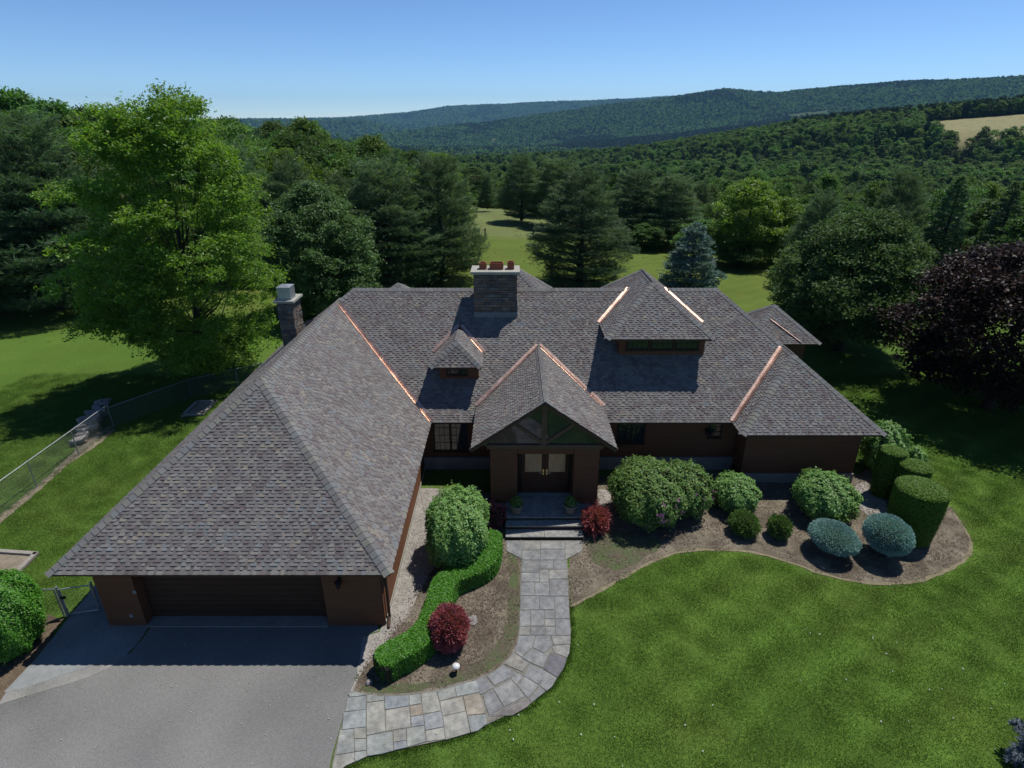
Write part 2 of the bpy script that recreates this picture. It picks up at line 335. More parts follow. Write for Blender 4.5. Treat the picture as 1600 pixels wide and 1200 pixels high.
def terrain_z(X, Y):
    X = np.asarray(X, float); Y = np.asarray(Y, float)
    r = np.hypot(X, Y); az = np.clip(np.arctan2(X, Y), -1.2, 1.2)
    px = np.clip(800 + 1011*np.tan(az), -400, 2000)
    ix = np.clip(np.searchsorted(XK, px) - 1, 0, len(XK)-2); tx = (px - XK[ix]) / (XK[ix+1]-XK[ix])
    R = np.array(RADII, float); ir = np.clip(np.searchsorted(R, r) - 1, 0, len(R)-2); tr = np.clip((r - R[ir])/(R[ir+1]-R[ir]), 0, 1)
    tr = np.where(ir < 5, tr*tr*(3-2*tr), 0.5*tr + 0.5*tr*tr*(3-2*tr))
    z = (ZT[ir, ix]*(1-tx)+ZT[ir, ix+1]*tx)*(1-tr) + (ZT[ir+1, ix]*(1-tx)+ZT[ir+1, ix+1]*tx)*tr
    amp = np.clip((r-900)/2500, 0, 1)*13 + np.clip((r-140)/500, 0, 1)*1.5
    z = np.where(r < 62, 0.0, z) + amp*fbm(X/330, Y/330, 3) * np.where(np.abs(r-760) < 160, 0.4, 1)
    behind = Y < 5
    return np.where(behind & (r > 60), np.where(r < 400, 0, -(r-400)*0.05), z)
def in_field(px, r):
    a = (px > 1438) & (r > 613+np.clip((1490-px), 0, 60)*0.8) & (r < 742) & (px < 1750)
    b = (px > 756) & (px < 776) & (r > 3560) & (r < 3680) & ((r-3560) < (px-756)*9)
    c = (px > 1232) & (px < 1292) & (r > 3420) & (r < 3540)
    return a | b | c
fa = np.radians(np.linspace(-56, 56, 420)); ba = np.radians(np.linspace(56, 304, 50))[1:-1]
AZ = np.concatenate([fa, ba]); nA = len(AZ)
RR = np.concatenate([np.linspace(1.5, 105, 40), np.geomspace(109, 14000, 200)])
A2, R2 = np.meshgrid(AZ, RR); TX = R2*np.sin(A2); TY = R2*np.cos(A2); TZ = terrain_z(TX, TY)
TV = np.stack([TX, TY, TZ], -1).reshape(-1, 3)
i, j = np.meshgrid(np.arange(len(RR)-1), np.arange(nA), indexing='ij'); j2 = (j+1) % nA
TF = np.stack([i*nA+j, (i+1)*nA+j, (i+1)*nA+j2, i*nA+j2], -1).reshape(-1, 4)[:, ::-1]
# the ground's own colours: lawn, back lawn, meadow, woodland floor, hay fields
tx, ty = TV[:, 0], TV[:, 1]; tr_ = np.hypot(tx, ty); tpx = 800+1011*np.tan(np.clip(np.arctan2(tx, ty), -1.2, 1.2))
lawn = np.array([0.094, 0.170, 0.026]); back = np.array([0.118, 0.168, 0.030]); mead = np.array([0.160, 0.195, 0.068]); wood = np.array([0.030, 0.040, 0.014]); hay = np.array([0.27, 0.255, 0.125])
def sm(x, a, b): t = np.clip((x-a)/(b-a), 0, 1); return (t*t*(3-2*t))[:, None]
wob = fbm(tx/9, ty/9, 11)*3
C = lawn + (back-lawn)*sm(ty+wob, 38, 52); C = C + (mead-C)*sm(ty+wob*0.15, 83, 84.5)
C = C*(1-sm(tr_, 165, 200)) + wood*sm(tr_, 165, 200)
C = np.where(in_field(tpx, tr_)[:, None], hay, C)
far_ = sm(tr_, 900, 1500); C = np.where((in_field(tpx, tr_) & (tr_ > 1000))[:, None], np.array([0.075, 0.105, 0.04]), np.where(in_field(tpx, tr_)[:, None], C, C + (np.array([0.035, 0.062, 0.018])-C)*far_))

def ground_mat():
    m, nt, out = new_mat('ground_grass'); b = N(nt, 'ShaderNodeBsdfPrincipled'); nt.links.new(b.outputs[0], out.inputs[0])
    at = N(nt, 'ShaderNodeAttribute', attribute_name='col'); c = at.outputs['Color']
    c = lawn_mod(nt, c)
    for sc, lo, hi in ((0.16, 0.85, 1.15), (9, 0.75, 1.25), (38, 0.6, 1.4), (110, 0.7, 1.3)):
        c = mulv(nt, c, remap(nt, noise_fac(nt, sc, 3), lo, hi))
    nt.links.new(c, b.inputs['Base Color']); b.inputs['Roughness'].default_value = 0.95; b.inputs['Specular IOR Level'].default_value = 0.1
    bp = N(nt, 'ShaderNodeBump'); bp.inputs['Strength'].default_value = 0.8; bp.inputs['Distance'].default_value = 0.04
    nt.links.new(noise_fac(nt, 40, 4), bp.inputs['Height']); nt.links.new(bp.outputs[0], b.inputs['Normal'])
    return m
M['ground'] = ground_mat()
gv = np.vstack([TV, [[0, 0, 0]]]); gc = np.vstack([C, [lawn]])*0.80
gnd = link('ground', np_mesh('ground', gv, TF, M['ground'], gc, 'POINT', True)); gnd['kind'] = 'structure'
pl = MB(); pl.poly([(1.52*math.sin(a), 1.52*math.cos(a), 0.0) for a in AZ[::-6]]); pm = pl.build('ground_patch', M['mulch']); pm['kind'] = 'structure'; pm.location.z = -0.002

# ------------------------------------------------------------------ haze
def haze():
    m, nt, out = new_mat('haze'); v = N(nt, 'ShaderNodeVolumePrincipled'); v.inputs['Color'].default_value = (0.30, 0.64, 1.0, 1)
    v.inputs['Density'].default_value = 4.4e-5; v.inputs['Anisotropy'].default_value = 0.0
    nt.links.new(v.outputs[0], out.inputs['Volume'])
    mb = MB(); mb.box(-15000, -15000, -1700, 15000, 14500, 560)
    o = mb.build('haze', m); o['kind'] = 'stuff'
HAZE = True
if HAZE: haze()

# ------------------------------------------------------------------ flat surfaces near the house
def sheet(name, px, z, mat, thick=None, zpix=0.0):
    mb = MB(); pts = [G(x, y, zpix) for x, y in px]
    mb.prism(pts, z - (thick or 0.06), z, inset=0.0)
    o = mb.build(name, mat); o['kind'] = 'structure'; return o
def wobble(pts, amp, step, seed):
    """subdivide a px outline on the ground and roughen it"""
    r_ = random.Random(seed); out = []
    P = [G(*p) for p in pts]
    for a, b in zip(P, P[1:]+P[:1]):
        L = math.dist(a, b); n = max(1, int(L/step))
        for k in range(n):
            t = k/n; out.append((a[0]+(b[0]-a[0])*t+r_.uniform(-amp, amp), a[1]+(b[1]-a[1])*t+r_.uniform(-amp, amp)))
    return out
def sheetw(name, pts, z, mat):
    mb = MB(); mb.prism(pts, z-0.05, z); o = mb.build(name, mat); o['kind'] = 'structure'; return o
drive_px = [(243, 950), (520, 950), (590, 975), (592, 986), (568, 994), (562, 1030), (556, 1060), (549, 1082), (541, 1102), (534, 1128), (526, 1155), (519, 1180), (514, 1205), (470, 1400), (-500, 1400), (-260, 1130), (0, 1100), (32, 1090), (62, 1081), (100, 1070), (135, 1059), (165, 1046), (182, 1034), (205, 1020), (222, 1000), (232, 985), (243, 972)]
sheetw('driveway', [G(*p) for p in drive_px], 0.012, M['asphalt'])
kerb_px = [(0, 1084), (30, 1076), (63, 1064), (97, 1054), (128, 1044), (152, 1034), (180, 1027), (200, 1020), (200, 1026), (165, 1047), (135, 1060), (100, 1071), (62, 1082), (32, 1091), (0, 1101), (-60, 1118), (-60, 1104)]
sheetw('kerb_strip', [G(*p) for p in kerb_px], 0.017, M['concrete'])
gravel_px = [(655, 764), (745, 764), (760, 780), (745, 830), (700, 880), (672, 925), (640, 985), (600, 1022), (572, 1050), (560, 1078), (553, 1082), (549, 1080), (556, 1058), (562, 1030), (568, 996), (592, 987), (604, 960)]
sheetw('gravel_strip', wobble(gravel_px, 0.04, 0.25, 5), 0.020, M['gravel'])
bed_l = [(700, 860), (760, 770), (795, 780), (792, 856), (814, 872), (813, 900), (812, 940), (811, 978), (808, 1006), (797, 1028), (775, 1048), (747, 1062), (709, 1073), (681, 1082), (650, 1087), (612, 1090), (575, 1087), (551, 1084), (560, 1060), (580, 1030), (640, 960), (670, 900)]
sheetw('garden_bed', wobble(bed_l, 0.03, 0.3, 6), 0.026, M['mulch'])
bed_r = [(912, 790), (940, 735), (1100, 735), (1340, 745), (1352, 735), (1375, 700), (1410, 712), (1438, 742), (1465, 775), (1490, 800), (1510, 832), (1517, 852), (1510, 868), (1480, 890), (1430, 907), (1380, 911), (1330, 906), (1280, 894), (1230, 875), (1180, 861), (1130, 856), (1080, 857), (1040, 865), (1010, 879), (975, 899), (930, 924), (902, 940), (889, 947), (887, 874), (912, 858)]
def smooth_loop(P, it=2):
    for _ in range(it):
        Q = []
        for a, b in zip(P, P[1:]+P[:1]):
            Q += [(a[0]*.75+b[0]*.25, a[1]*.75+b[1]*.25), (a[0]*.25+b[0]*.75, a[1]*.25+b[1]*.75)]
        P = Q
    return P
def roughen(P, amp, seed, step=0.18):
    r_ = random.Random(seed); out = []
    for a, b in zip(P, P[1:]+P[:1]):
        L = math.dist(a, b); n = max(1, int(L/step))
        for k in range(n):
            t = k/n; out.append((a[0]+(b[0]-a[0])*t+r_.uniform(-amp, amp), a[1]+(b[1]-a[1])*t+r_.uniform(-amp, amp)))
    return out
BR = smooth_loop([G(*p) for p in bed_r], 1); c_ = (sum(p[0] for p in BR)/len(BR), sum(p[1] for p in BR)/len(BR))
sheetw('bed_edge', roughen([(p[0]+(p[0]-c_[0])*0.0, p[1]-0.15) for p in BR], 0.035, 8), 0.014, M['edge'])
sheetw('mulch_bed', roughen(BR, 0.03, 9), 0.022, M['mulch'])
# mossy and pebbly patches inside the beds
patch = surf('moss_patch', (0.105, 0.15, 0.055), (0.14, 0.125, 0.085), rough=0.97, mixscale=1.6, layers=((35, 0.6, 1.4), (90, 0.7, 1.3)), bump=(45, 0.8, 0.03), spec=0.1)
sheetw('moss_patch', roughen(smooth_loop([G(*p) for p in [(915, 838), (930, 825), (1000, 835), (1040, 850), (1010, 872), (970, 893), (930, 885), (918, 862)]]), 0.06, 10), 0.026, patch)
sheetw('moss_strip', roughen(smooth_loop([G(*p) for p in [(790, 860), (813, 873), (812, 975), (800, 1020), (760, 1052), (700, 1073), (620, 1086), (560, 1082), (575, 1066), (640, 1072), (700, 1058), (760, 1030), (790, 990), (797, 920)]]), 0.06, 12), 0.030, patch)
sheetw('gravel_patch', roughen(smooth_loop([G(*p) for p in [(1340, 750), (1365, 760), (1385, 785), (1395, 830), (1350, 800), (1325, 790)]]), 0.05, 13), 0.026, M['gravel'])
sheetw('gravel_patch', roughen([G(*p) for p in [(933, 766), (955, 766), (955, 800), (938, 800)]], 0.03, 14), 0.026, M['gravel'])
# concrete path left of the garage
sheetw('side_path', [G(*p) for p in [(6, 1083), (58, 1028), (106, 968), (143, 924), (168, 880), (200, 880), (178, 978), (236, 972), (226, 990), (212, 1010), (194, 1025), (156, 1034), (152, 1037), (128, 1046), (97, 1056), (63, 1068), (30, 1078)]], 0.022, M['sidepath'])
sheetw('soil_bed', roughen([G(*p) for p in [(5, 1086), (58, 1030), (98, 968), (70, 962), (0, 985), (-160, 990), (-160, 1130), (0, 1100)]], 0.05, 15), 0.018, M['soil'])

# ------------------------------------------------------------------ flagstone walkway
walk_px = [(791, 845), (911, 845), (911, 859), (886, 874), (888, 900), (889, 930), (890, 960), (892, 985), (891, 1006), (886, 1028), (870, 1061), (830, 1100), (762, 1133), (700, 1156), (634, 1170), (575, 1183), (534, 1201), (516, 1216), (520, 1190), (528, 1155), (536, 1125), (542, 1100), (548, 1081), (575, 1083), (612, 1086), (650, 1083), (681, 1079), (709, 1070), (747, 1060), (775, 1047), (797, 1027), (808, 1005), (811, 978), (812, 940), (813, 900), (815, 873), (791, 858)]
WALK = [G(*p) for p in walk_px]
walk = sheetw('flagstone_walkway', WALK, 0.034, M['joint'])
SA = [[(270,145),(310,120),(445,155),(440,160),(285,178)],[(265,184),(440,165),(440,295),(240,315)],[(225,330),(440,300),(440,465),(215,490)],[(450,158),(615,172),(610,208),(448,230)],[(448,236),(615,214),(628,508),(448,546)],[(622,175),(850,163),(855,262),(626,298)],[(858,162),(965,150),(970,240),(860,258)],[(630,306),(858,266),(870,465),(635,506)],[(864,264),(976,246),(988,345),(870,363)],[(874,370),(990,350),(998,448),(880,466)],[(972,148),(1118,122),(1163,308),(992,340)],[(1125,120),(1290,76),(1308,170),(1150,216)],[(1297,73),(1512,15),(1530,130),(1316,170)],[(1155,222),(1370,176),(1396,312),(1177,358)],[(998,348),(1165,314),(1190,462),(1012,498)],[(1182,364),(1400,318),(1442,520),(1208,588)],[(1378,174),(1530,138),(1590,335),(1415,352)],[(1420,360),(1595,343),(1605,430),(1520,500),(1450,518)],[(1016,504),(1192,468),(1202,582),(1022,605)],[(832,478),(1000,455),(1014,606),(838,660)],[(704,508),(822,484),(828,592),(709,610)],[(711,616),(828,598),(833,662),(712,690)],[(450,552),(694,512),(702,695),(600,722),(450,745)],[(188,498),(322,482),(330,703),(152,735)],[(328,478),(440,470),(440,573),(328,577)],[(334,583),(440,579),(442,690),(334,701)],[(334,708),(442,696),(446,748),(362,790),(336,792)],[(142,742),(328,712),(330,800),(240,842),(200,875),(104,930)]]
SB = [[(205,103),(312,103),(312,155),(300,158),(300,213),(205,162)],[(315,103),(415,103),(415,155),(315,155)],[(418,103),(570,103),(570,150),(418,150)],[(573,103),(678,103),(678,160),(583,213),(573,213)],[(303,160),(415,158),(415,218),(303,218)],[(418,154),(570,153),(570,218),(418,218)],[(303,222),(410,222),(410,295),(300,295)],[(414,222),(497,222),(497,275),(414,275)],[(500,222),(582,222),(584,276),(500,276)],[(414,279),(468,279),(468,357),(414,357)],[(472,280),(585,280),(587,335),(472,337)],[(299,299),(410,299),(410,355),(298,355)],[(298,359),(380,359),(380,440),(294,440)],[(384,359),(472,359),(472,443),(384,443)],[(476,341),(588,339),(592,444),(476,444)],[(294,444),(410,446),(410,530),(290,530)],[(414,447),(503,447),(503,530),(414,530)],[(507,448),(594,448),(598,585),(510,586)],[(290,534),(355,534),(355,632),(287,632)],[(358,534),(442,534),(442,632),(358,632)],[(446,534),(506,534),(506,585),(446,585)],[(446,589),(508,589),(508,632),(446,632)],[(512,590),(600,588),(604,690),(512,690)],[(287,636),(350,636),(350,688),(284,688)],[(354,636),(445,636),(445,688),(354,688)],[(449,636),(508,636),(508,688),(449,688)],[(283,692),(385,692),(365,768),(300,826),(257,795),(270,745)],[(389,692),(480,692),(490,755),(440,798),(370,766)],[(484,692),(606,694),(604,743),(502,750)],[(502,755),(603,748),(598,800),(584,828),(500,798),(492,765)],[(304,830),(366,774),(440,804),(478,800),(430,893),(355,860)],[(484,802),(582,835),(565,890),(525,953),(435,898)],[(250,800),(350,865),(300,916),(192,870)],[(355,869),(432,905),(448,935),(410,998),(310,940)],[(440,908),(520,958),(490,1010),(455,1038),(415,1003)],[(185,877),(235,905),(232,952),(130,1003),(84,946)],[(240,907),(308,945),(268,998),(238,965)],[(20,970),(78,948),(120,1018),(55,1058),(35,1055)],[(125,1026),(233,968),(268,1008),(318,1073),(190,1138)],[(275,1003),(325,950),(405,1003),(340,1083)],[(60,1065),(120,1032),(185,1138),(97,1193),(75,1130)],[(347,1085),(415,1012),(450,1040),(365,1108)],[(190,1145),(340,1090),(360,1110),(330,1140),(240,1190),(110,1196)]]
stonecols = [(0.33,0.345,0.32),(0.32,0.34,0.33),(0.36,0.355,0.32),(0.30,0.32,0.32),(0.345,0.335,0.30),(0.31,0.32,0.305)]
greycols = [(0.30,0.30,0.295),(0.27,0.275,0.28),(0.32,0.315,0.295),(0.285,0.29,0.29),(0.26,0.262,0.268)]
rs = random.Random(4)
special = {('A',8):(0.32,0.275,0.225),('A',16):(0.345,0.31,0.255),('A',7):(0.345,0.335,0.30),('A',2):(0.33,0.355,0.36),('A',5):(0.29,0.315,0.335),('A',9):(0.30,0.315,0.33),('A',21):(0.29,0.31,0.325),('A',14):(0.29,0.305,0.32),('B',31):(0.19,0.18,0.20),('B',32):(0.30,0.285,0.26),('B',42):(0.24,0.22,0.21)}
for key, L, ox, oy, sc in (('A', SA, 500, 1060, 6.154), ('B', SB, 740, 820, 4.0)):
    for k, P in enumerate(L):
        pts = [G(ox+x/sc, oy+y/sc, 0.05) for x, y in P]
        c = special.get((key, k)) or rs.choice(stonecols if key == 'A' else greycols); f = rs.uniform(1.0, 1.10)
        if key == 'B': f *= 0.96
        mb = MB(); mb.prism(pts, 0.02, 0.047+rs.uniform(0, 0.008), col=tuple(q*f for q in c), inset=0.006)
        mb.build('flagstone', M['flag'], walk)

# ------------------------------------------------------------------ the house
house = empty('house', (0, 20, 0), 'sprawling brown cedar house with grey shingle hip roofs and copper valleys', 'house')
HO = Vector((0, 20, 0))
def hbuild(mb, name, mat, parent=None, **kw):
    """parts are modelled in world metres; shift to the parent's origin"""
    parent = parent or house
    off = HO
    mb.v = [(v[0]-off.x, v[1]-off.y, v[2]-off.z) for v in mb.v]
    return mb.build(name, mat, parent, **kw)
S8 = 0.8
class Wing:
    def __init__(s, x0, x1, y0, y1, ze, slope=S8, front=None, kind='hip', ridge_axis=None, dormer=False):
        s.x0, s.x1, s.y0, s.y1, s.ze, s.m, s.mf, s.dormer = x0, x1, y0, y1, ze, slope, (front or slope), dormer
    def planes(s):  # (nx, ny, offset): z = ze + m*dist
        return [(-1, 0, s.x1, s.m), (1, 0, -s.x0, s.m), (0, 1, -s.y0, s.mf), (0, -1, s.y1, s.m)]
    def z(s, x, y):
        if not (s.x0 <= x <= s.x1 and s.y0 <= y <= s.y1): return -99
        return s.ze + min(s.m*(s.x1-x), s.m*(x-s.x0), s.mf*(y-s.y0), s.m*(s.y1-y))
W_G = Wing(-13.3, -3.5, 13.25, 33.0, 2.7)
W_M = Wing(-13.2, 15.45, 22.6, 33.6, 2.7)
W_R = Wing(9.5, 15.45, 21.48, 33.0, 2.7)
W_D = Wing(4.13, 8.88, 24.4, 31.7, 5.85, dormer=True)
W_S = Wing(-3.56, -1.32, 23.6, 27.0, 4.85, front=1.15, dormer=True)
W_P1 = Wing(-1.9, 2.25, 28.95, 33.1, 5.85, dormer=True)
W_P2 = Wing(-8.0, -4.2, 29.2, 33.0, 5.1, dormer=True)
W_B = Wing(12.93, 16.93, 30.5, 34.6, 3.4)
HIPS = [W_G, W_M, W_R, W_B, W_D, W_S, W_P1, W_P2]
# entry gable
GX, GZ, GE, GY0, GS = 1.22, 5.09, 3.15, 19.6, 0.705
GX0, GX1 = GX-(GZ-GE)/GS, GX+(GZ-GE)/GS
def gable_z(x, y):
    if not (GX0 <= x <= GX1 and GY0 <= y <= 26): return -99
    return GZ - GS*abs(x-GX)
def union_z(x, y, skip=None):
    zs = [w.z(x, y) for w in HIPS if w is not skip and not w.dormer]
    if skip != 'gable': zs.append(gable_z(x, y))
    return max(zs)
def clip_poly(P, f):
    out = []
    for a, b in zip(P, P[1:]+P[:1]):
        fa_, fb = f(a), f(b)
        if fa_ >= 0: out.append(a)
        if (fa_ >= 0) != (fb >= 0):
            t = fa_/(fa_-fb); out.append((a[0]+(b[0]-a[0])*t, a[1]+(b[1]-a[1])*t))
    return out
def wing_poly(w, k):
    """footprint region where plane k is the lowest"""
    P = [(w.x0, w.y0), (w.x1, w.y0), (w.x1, w.y1), (w.x0, w.y1)]
    pl = w.planes(); n = pl[k]
    for q in range(4):
        if q != k:
            o = pl[q]
            P = clip_poly(P, lambda p: (o[0]*p[0]+o[1]*p[1]+o[2])*o[3] - (n[0]*p[0]+n[1]*p[1]+n[2])*n[3] + 1e-6)
            if len(P) < 3: return []
    return P
roof = MB()
for w in HIPS:
    for k in range(4):
        P = wing_poly(w, k)
        if P: roof.poly([(p[0], p[1], w.z(min(max(p[0], w.x0), w.x1), min(max(p[1], w.y0), w.y1))) for p in P])
    e = 0.10
    c = [(w.x0, w.y0), (w.x1, w.y0), (w.x1, w.y1), (w.x0, w.y1)]
    for a, b in zip(c, c[1:]+c[:1]):
        roof.quad((a[0], a[1], w.ze-e), (b[0], b[1], w.ze-e), (b[0], b[1], w.ze), (a[0], a[1], w.ze))
    roof.poly([(p[0], p[1], w.ze-e) for p in c[::-1]])
for s in (-1, 1):   # entry gable slabs
    xe = GX + s*(GX1-GX); t = 0.14
    a = [(GX, GY0, GZ), (xe, GY0, GE), (xe, 25.8, GE), (GX, 25.8, GZ)]
    b = [(p[0], p[1], p[2]-t) for p in a]
    roof.poly(a); roof.poly(b[::-1]); roof.quad(a[0], b[0], b[1], a[1]); roof.quad(a[1], b[1], b[2], a[2])
roof_o = hbuild(roof, 'roof', M['fascia'])

SH = [(0.225, 0.215, 0.213), (0.190, 0.172, 0.176), (0.158, 0.135, 0.140), (0.205, 0.220, 0.235), (0.268, 0.246, 0.212), (0.245, 0.236, 0.226), (0.200, 0.197, 0.197), (0.172, 0.160, 0.162)]
SHW = [3, 3, 3.0, 1.7, 1.0, 2, 3, 3]
SH = [tuple((0.2+(q-0.2)*0.85)*k for q, k in zip(c, (1.03, 1.0, 0.955))) for c in SH]
rsh = random.Random(21)
cells = []   # (depth key, quads, colour)
EXPO = 0.107
def shingle_plane(origin, udir, vdir, nrm, poly_uv, skip, jit=0, big=False, cull=True):
    """courses of raised and flat tabs over one roof plane; poly_uv in metres along (u, v)"""
    vmin, vmax = min(p[1] for p in poly_uv), max(p[1] for p in poly_uv)
    nrow = int((vmax-vmin)/EXPO)+1
    prev = {}
    for r in range(nrow):
        v0 = vmin + r*EXPO; v1 = v0+EXPO; vm = v0+EXPO*0.4
        xs = []
        for a, b in zip(poly_uv, poly_uv[1:]+poly_uv[:1]):
            if (a[1]-vm)*(b[1]-vm) < 0:
                t = (vm-a[1])/(b[1]-a[1]); xs.append(a[0]+(b[0]-a[0])*t)
        if len(xs) < 2: continue
        u, ue = min(xs)+0.01, max(xs)-0.01
        u -= 0; first = True; tooth = rsh.random() < 0.5
        colr = None; cur = {}
        while u < ue-0.02:
            wd = rsh.choice((0.09, 0.12, 0.15, 0.18, 0.22)) if tooth else rsh.choice((0.08, 0.11, 0.13, 0.16))
            if first: wd *= rsh.uniform(0.4, 1); first = False
            w1 = min(u+wd, ue)
            # colour runs on from the course below now and then, as laminated tabs do
            q = prev.get(int((u+wd/2)/0.14))
            if q and rsh.random() < 0.30: base = q
            elif colr and rsh.random() < 0.16: base = colr
            else: base = rsh.choices(SH, SHW)[0]
            colr = base; cur[int((u+wd/2)/0.14)] = base
            f = rsh.uniform(0.9, 1.08); c = tuple(x*f for x in base)
            th = 0.027 if tooth else 0.007
            lo = v0 - (0.0 if r else 0.03) - (0.006 if tooth else 0)
            hi = v1+0.012
            P = lambda uu, vv, h: origin+udir*uu+vdir*vv+nrm*h
            cen = P((u+w1)/2, vm, 0)
            if (not cull) or union_z(cen.x, cen.y, skip) < cen.z + 0.03:
                A, B, Cc, D = P(u, lo, th+0.004), P(w1, lo, th+0.004), P(w1, hi, 0.005), P(u, hi, 0.005)
                A0, B0 = P(u, lo, 0.0), P(w1, lo, 0.0); D0, C0 = P(u, hi, 0), P(w1, hi, 0)
                cells.append((cen, [(A, B, Cc, D), (A0, B0, B, A), (B0, C0, Cc, B), (A0, A, D, D0)], c, cen.y*CT + (CAMH-cen.z)*ST, tooth))
            u = w1; tooth = not tooth
        prev = cur
def plane_shingles(w, k, cull=True):
    P = wing_poly(w, k)
    if not P: return
    nx, ny, off, m = w.planes()[k]
    L = math.hypot(1, m)
    up = Vector((nx, ny, m))/L; n = Vector((-nx*m, -ny*m, 1))/L
    ud = Vector((ny, -nx, 0)) if True else None
    if k == 2: o = Vector((w.x0, w.y0, w.ze))
    elif k == 3: o = Vector((w.x1, w.y1, w.ze))
    elif k == 0: o = Vector((w.x1, w.y0, w.ze))
    else: o = Vector((w.x0, w.y1, w.ze))
    uv = []
    for p in P:
        q = Vector((p[0], p[1], w.z(min(max(p[0], w.x0), w.x1), min(max(p[1], w.y0), w.y1))))-o
        uv.append((q.dot(ud), q.dot(up)))
    shingle_plane(o, ud, up, n, uv, w, cull=cull)
plane_shingles(W_G, 2); plane_shingles(W_G, 0); plane_shingles(W_G, 1)
plane_shingles(W_M, 2); plane_shingles(W_M, 0); plane_shingles(W_M, 1)
plane_shingles(W_R, 2); plane_shingles(W_R, 1); plane_shingles(W_R, 0)
plane_shingles(W_B, 2); plane_shingles(W_B, 1); plane_shingles(W_B, 0)
for w in (W_D, W_S, W_P1, W_P2):
    for k in (0, 1, 2): plane_shingles(w, k)
for s in (-1, 1):
    L = math.hypot(1, GS); up = Vector((-s, 0, GS))/L; n = Vector((s*GS, 0, 1))/L; ud = Vector((0, s, 0))
    o = Vector((GX1 if s > 0 else GX0, GY0-0.03 if s > 0 else 25.7, GE)); ln = math.hypot(GX1-GX, GZ-GE); wd = 25.7-GY0+0.03
    shingle_plane(o, ud, up, n, [(0, 0), (wd, 0), (wd, ln), (0, ln)], 'gable')
cells.sort(key=lambda c: c[3])
n_part = 0; bulk = MB()
for cen, quads, c, dep, tooth in cells:
    if n_part < 295:
        mb = MB()
        for q in quads: mb.quad(*q, col=c)
        hbuild(mb, 'shingle', M['shingle'], roof_o); n_part += 1
    else:
        for q in quads: bulk.quad(*q, col=c)
hbuild(bulk, 'roof_shingles', M['shingle'], kind='stuff')
print('shingle cells', len(cells))

# ridge and hip caps
caps = []
CAPC = [(0.225, 0.222, 0.215), (0.20, 0.192, 0.185), (0.235, 0.23, 0.20), (0.21, 0.217, 0.215), (0.215, 0.205, 0.20)]
def cap_line(p, q, n1, n2, skip, cull=True, step=0.22):
    p, q = Vector(p), Vector(q); d = (q-p); L = d.length; d.normalize(); n1 = Vector(n1).normalized(); n2 = Vector(n2).normalized()
    up = (n1+n2).normalized()
    def side(n, w):   # down-slope direction lying in plane n, at right angles to the line
        s_ = d.cross(n)
        if s_.dot(up) > 0: s_ = -s_
        return s_.normalized()*w
    a, b = side(n1, 0.18), side(n2, 0.18)
    k = int(L/step)+1; step = L/k
    for i in range(k):
        c = p+d*((i+0.5)*step)
        if cull and union_z(c.x, c.y, skip) > c.z+0.05: continue
        f = rsh.uniform(0.92, 1.08); colr = tuple(x*f for x in rsh.choice(CAPC)); mb = MB()
        def ring(s_, h):
            o = p+d*s_
            return [o+a*1.0+n1*(h+0.006), o+a*0.35+n1*h+up*0.012, o+up*(h+0.018), o+b*0.35+n2*h+up*0.012, o+b*1.0+n2*(h+0.006)]
        r0 = ring(i*step-0.02, 0.034); r1 = ring((i+1)*step+0.02, 0.014); rb = ring(i*step-0.02, 0.0)
        for j in range(4):
            mb.quad(r0[j], r0[j+1], r1[j+1], r1[j], col=colr); mb.quad(rb[j], rb[j+1], r0[j+1], r0[j], col=colr)
        mb.quad(rb[0], r0[0], r1[0], p+d*((i+1)*step)+a, col=colr); mb.quad(rb[4], p+d*((i+1)*step)+b, r1[4], r0[4], col=colr)
        caps.append((c.y*CT+(CAMH-c.z)*ST, mb))
def nrm(k, m): return {0: (m, 0, 1), 1: (-m, 0, 1), 2: (0, -m, 1), 3: (0, m, 1)}[k]
def wing_caps(w, fronts=True, backs=True, cull=True):
    hx = (w.x1-w.x0)/2; cx = (w.x0+w.x1)/2; cy = (w.y0+w.y1)/2; hy = (w.y1-w.y0)/2
    if hy >= hx:
        rz = w.ze+w.m*hx; fy = w.y0+w.m*hx/w.mf; by = w.y1-hx; F = (cx, fy, rz); B = (cx, by, rz); FR = FL = F; BRr = BL = B; rk = (1, 0)
    else:
        rz = w.ze+w.m*hy; A_ = (w.x0+hy, cy, rz); Bb = (w.x1-hy, cy, rz); FL = BL = A_; FR = BRr = Bb; F, B = A_, Bb; rk = (2, 3)
    cap_line((w.x0, w.y0, w.ze), FL, nrm(1, w.m), nrm(2, w.mf), w, cull); cap_line((w.x1, w.y0, w.ze), FR, nrm(0, w.m), nrm(2, w.mf), w, cull)
    if math.dist(F, B) > 0.3: cap_line(F, B, nrm(rk[0], w.m), nrm(rk[1], w.m), w, cull)
    if backs:
        cap_line((w.x0, w.y1, w.ze), BL, nrm(1, w.m), nrm(3, w.m), w, cull); cap_line((w.x1, w.y1, w.ze), BRr, nrm(0, w.m), nrm(3, w.m), w, cull)
for w in HIPS: wing_caps(w, backs=w.dormer or w is W_B)
cap_line((GX, GY0-0.03, GZ), (GX, 25.6, GZ), (-GS, 0, 1), (GS, 0, 1), 'gable')
caps.sort(key=lambda c: c[0]); rest = MB()
for k, (dep, mb) in enumerate(caps):
    if k < 290: hbuild(mb, 'ridge_cap', M['shingle'], roof_o)
    else:
        n = len(rest.v); rest.v += mb.v; rest.f += [tuple(n+i for i in f) for f in mb.f]; rest.c += mb.c
if rest.f: hbuild(rest, 'ridge_caps', M['shingle'], kind='stuff')
print('caps', len(caps))

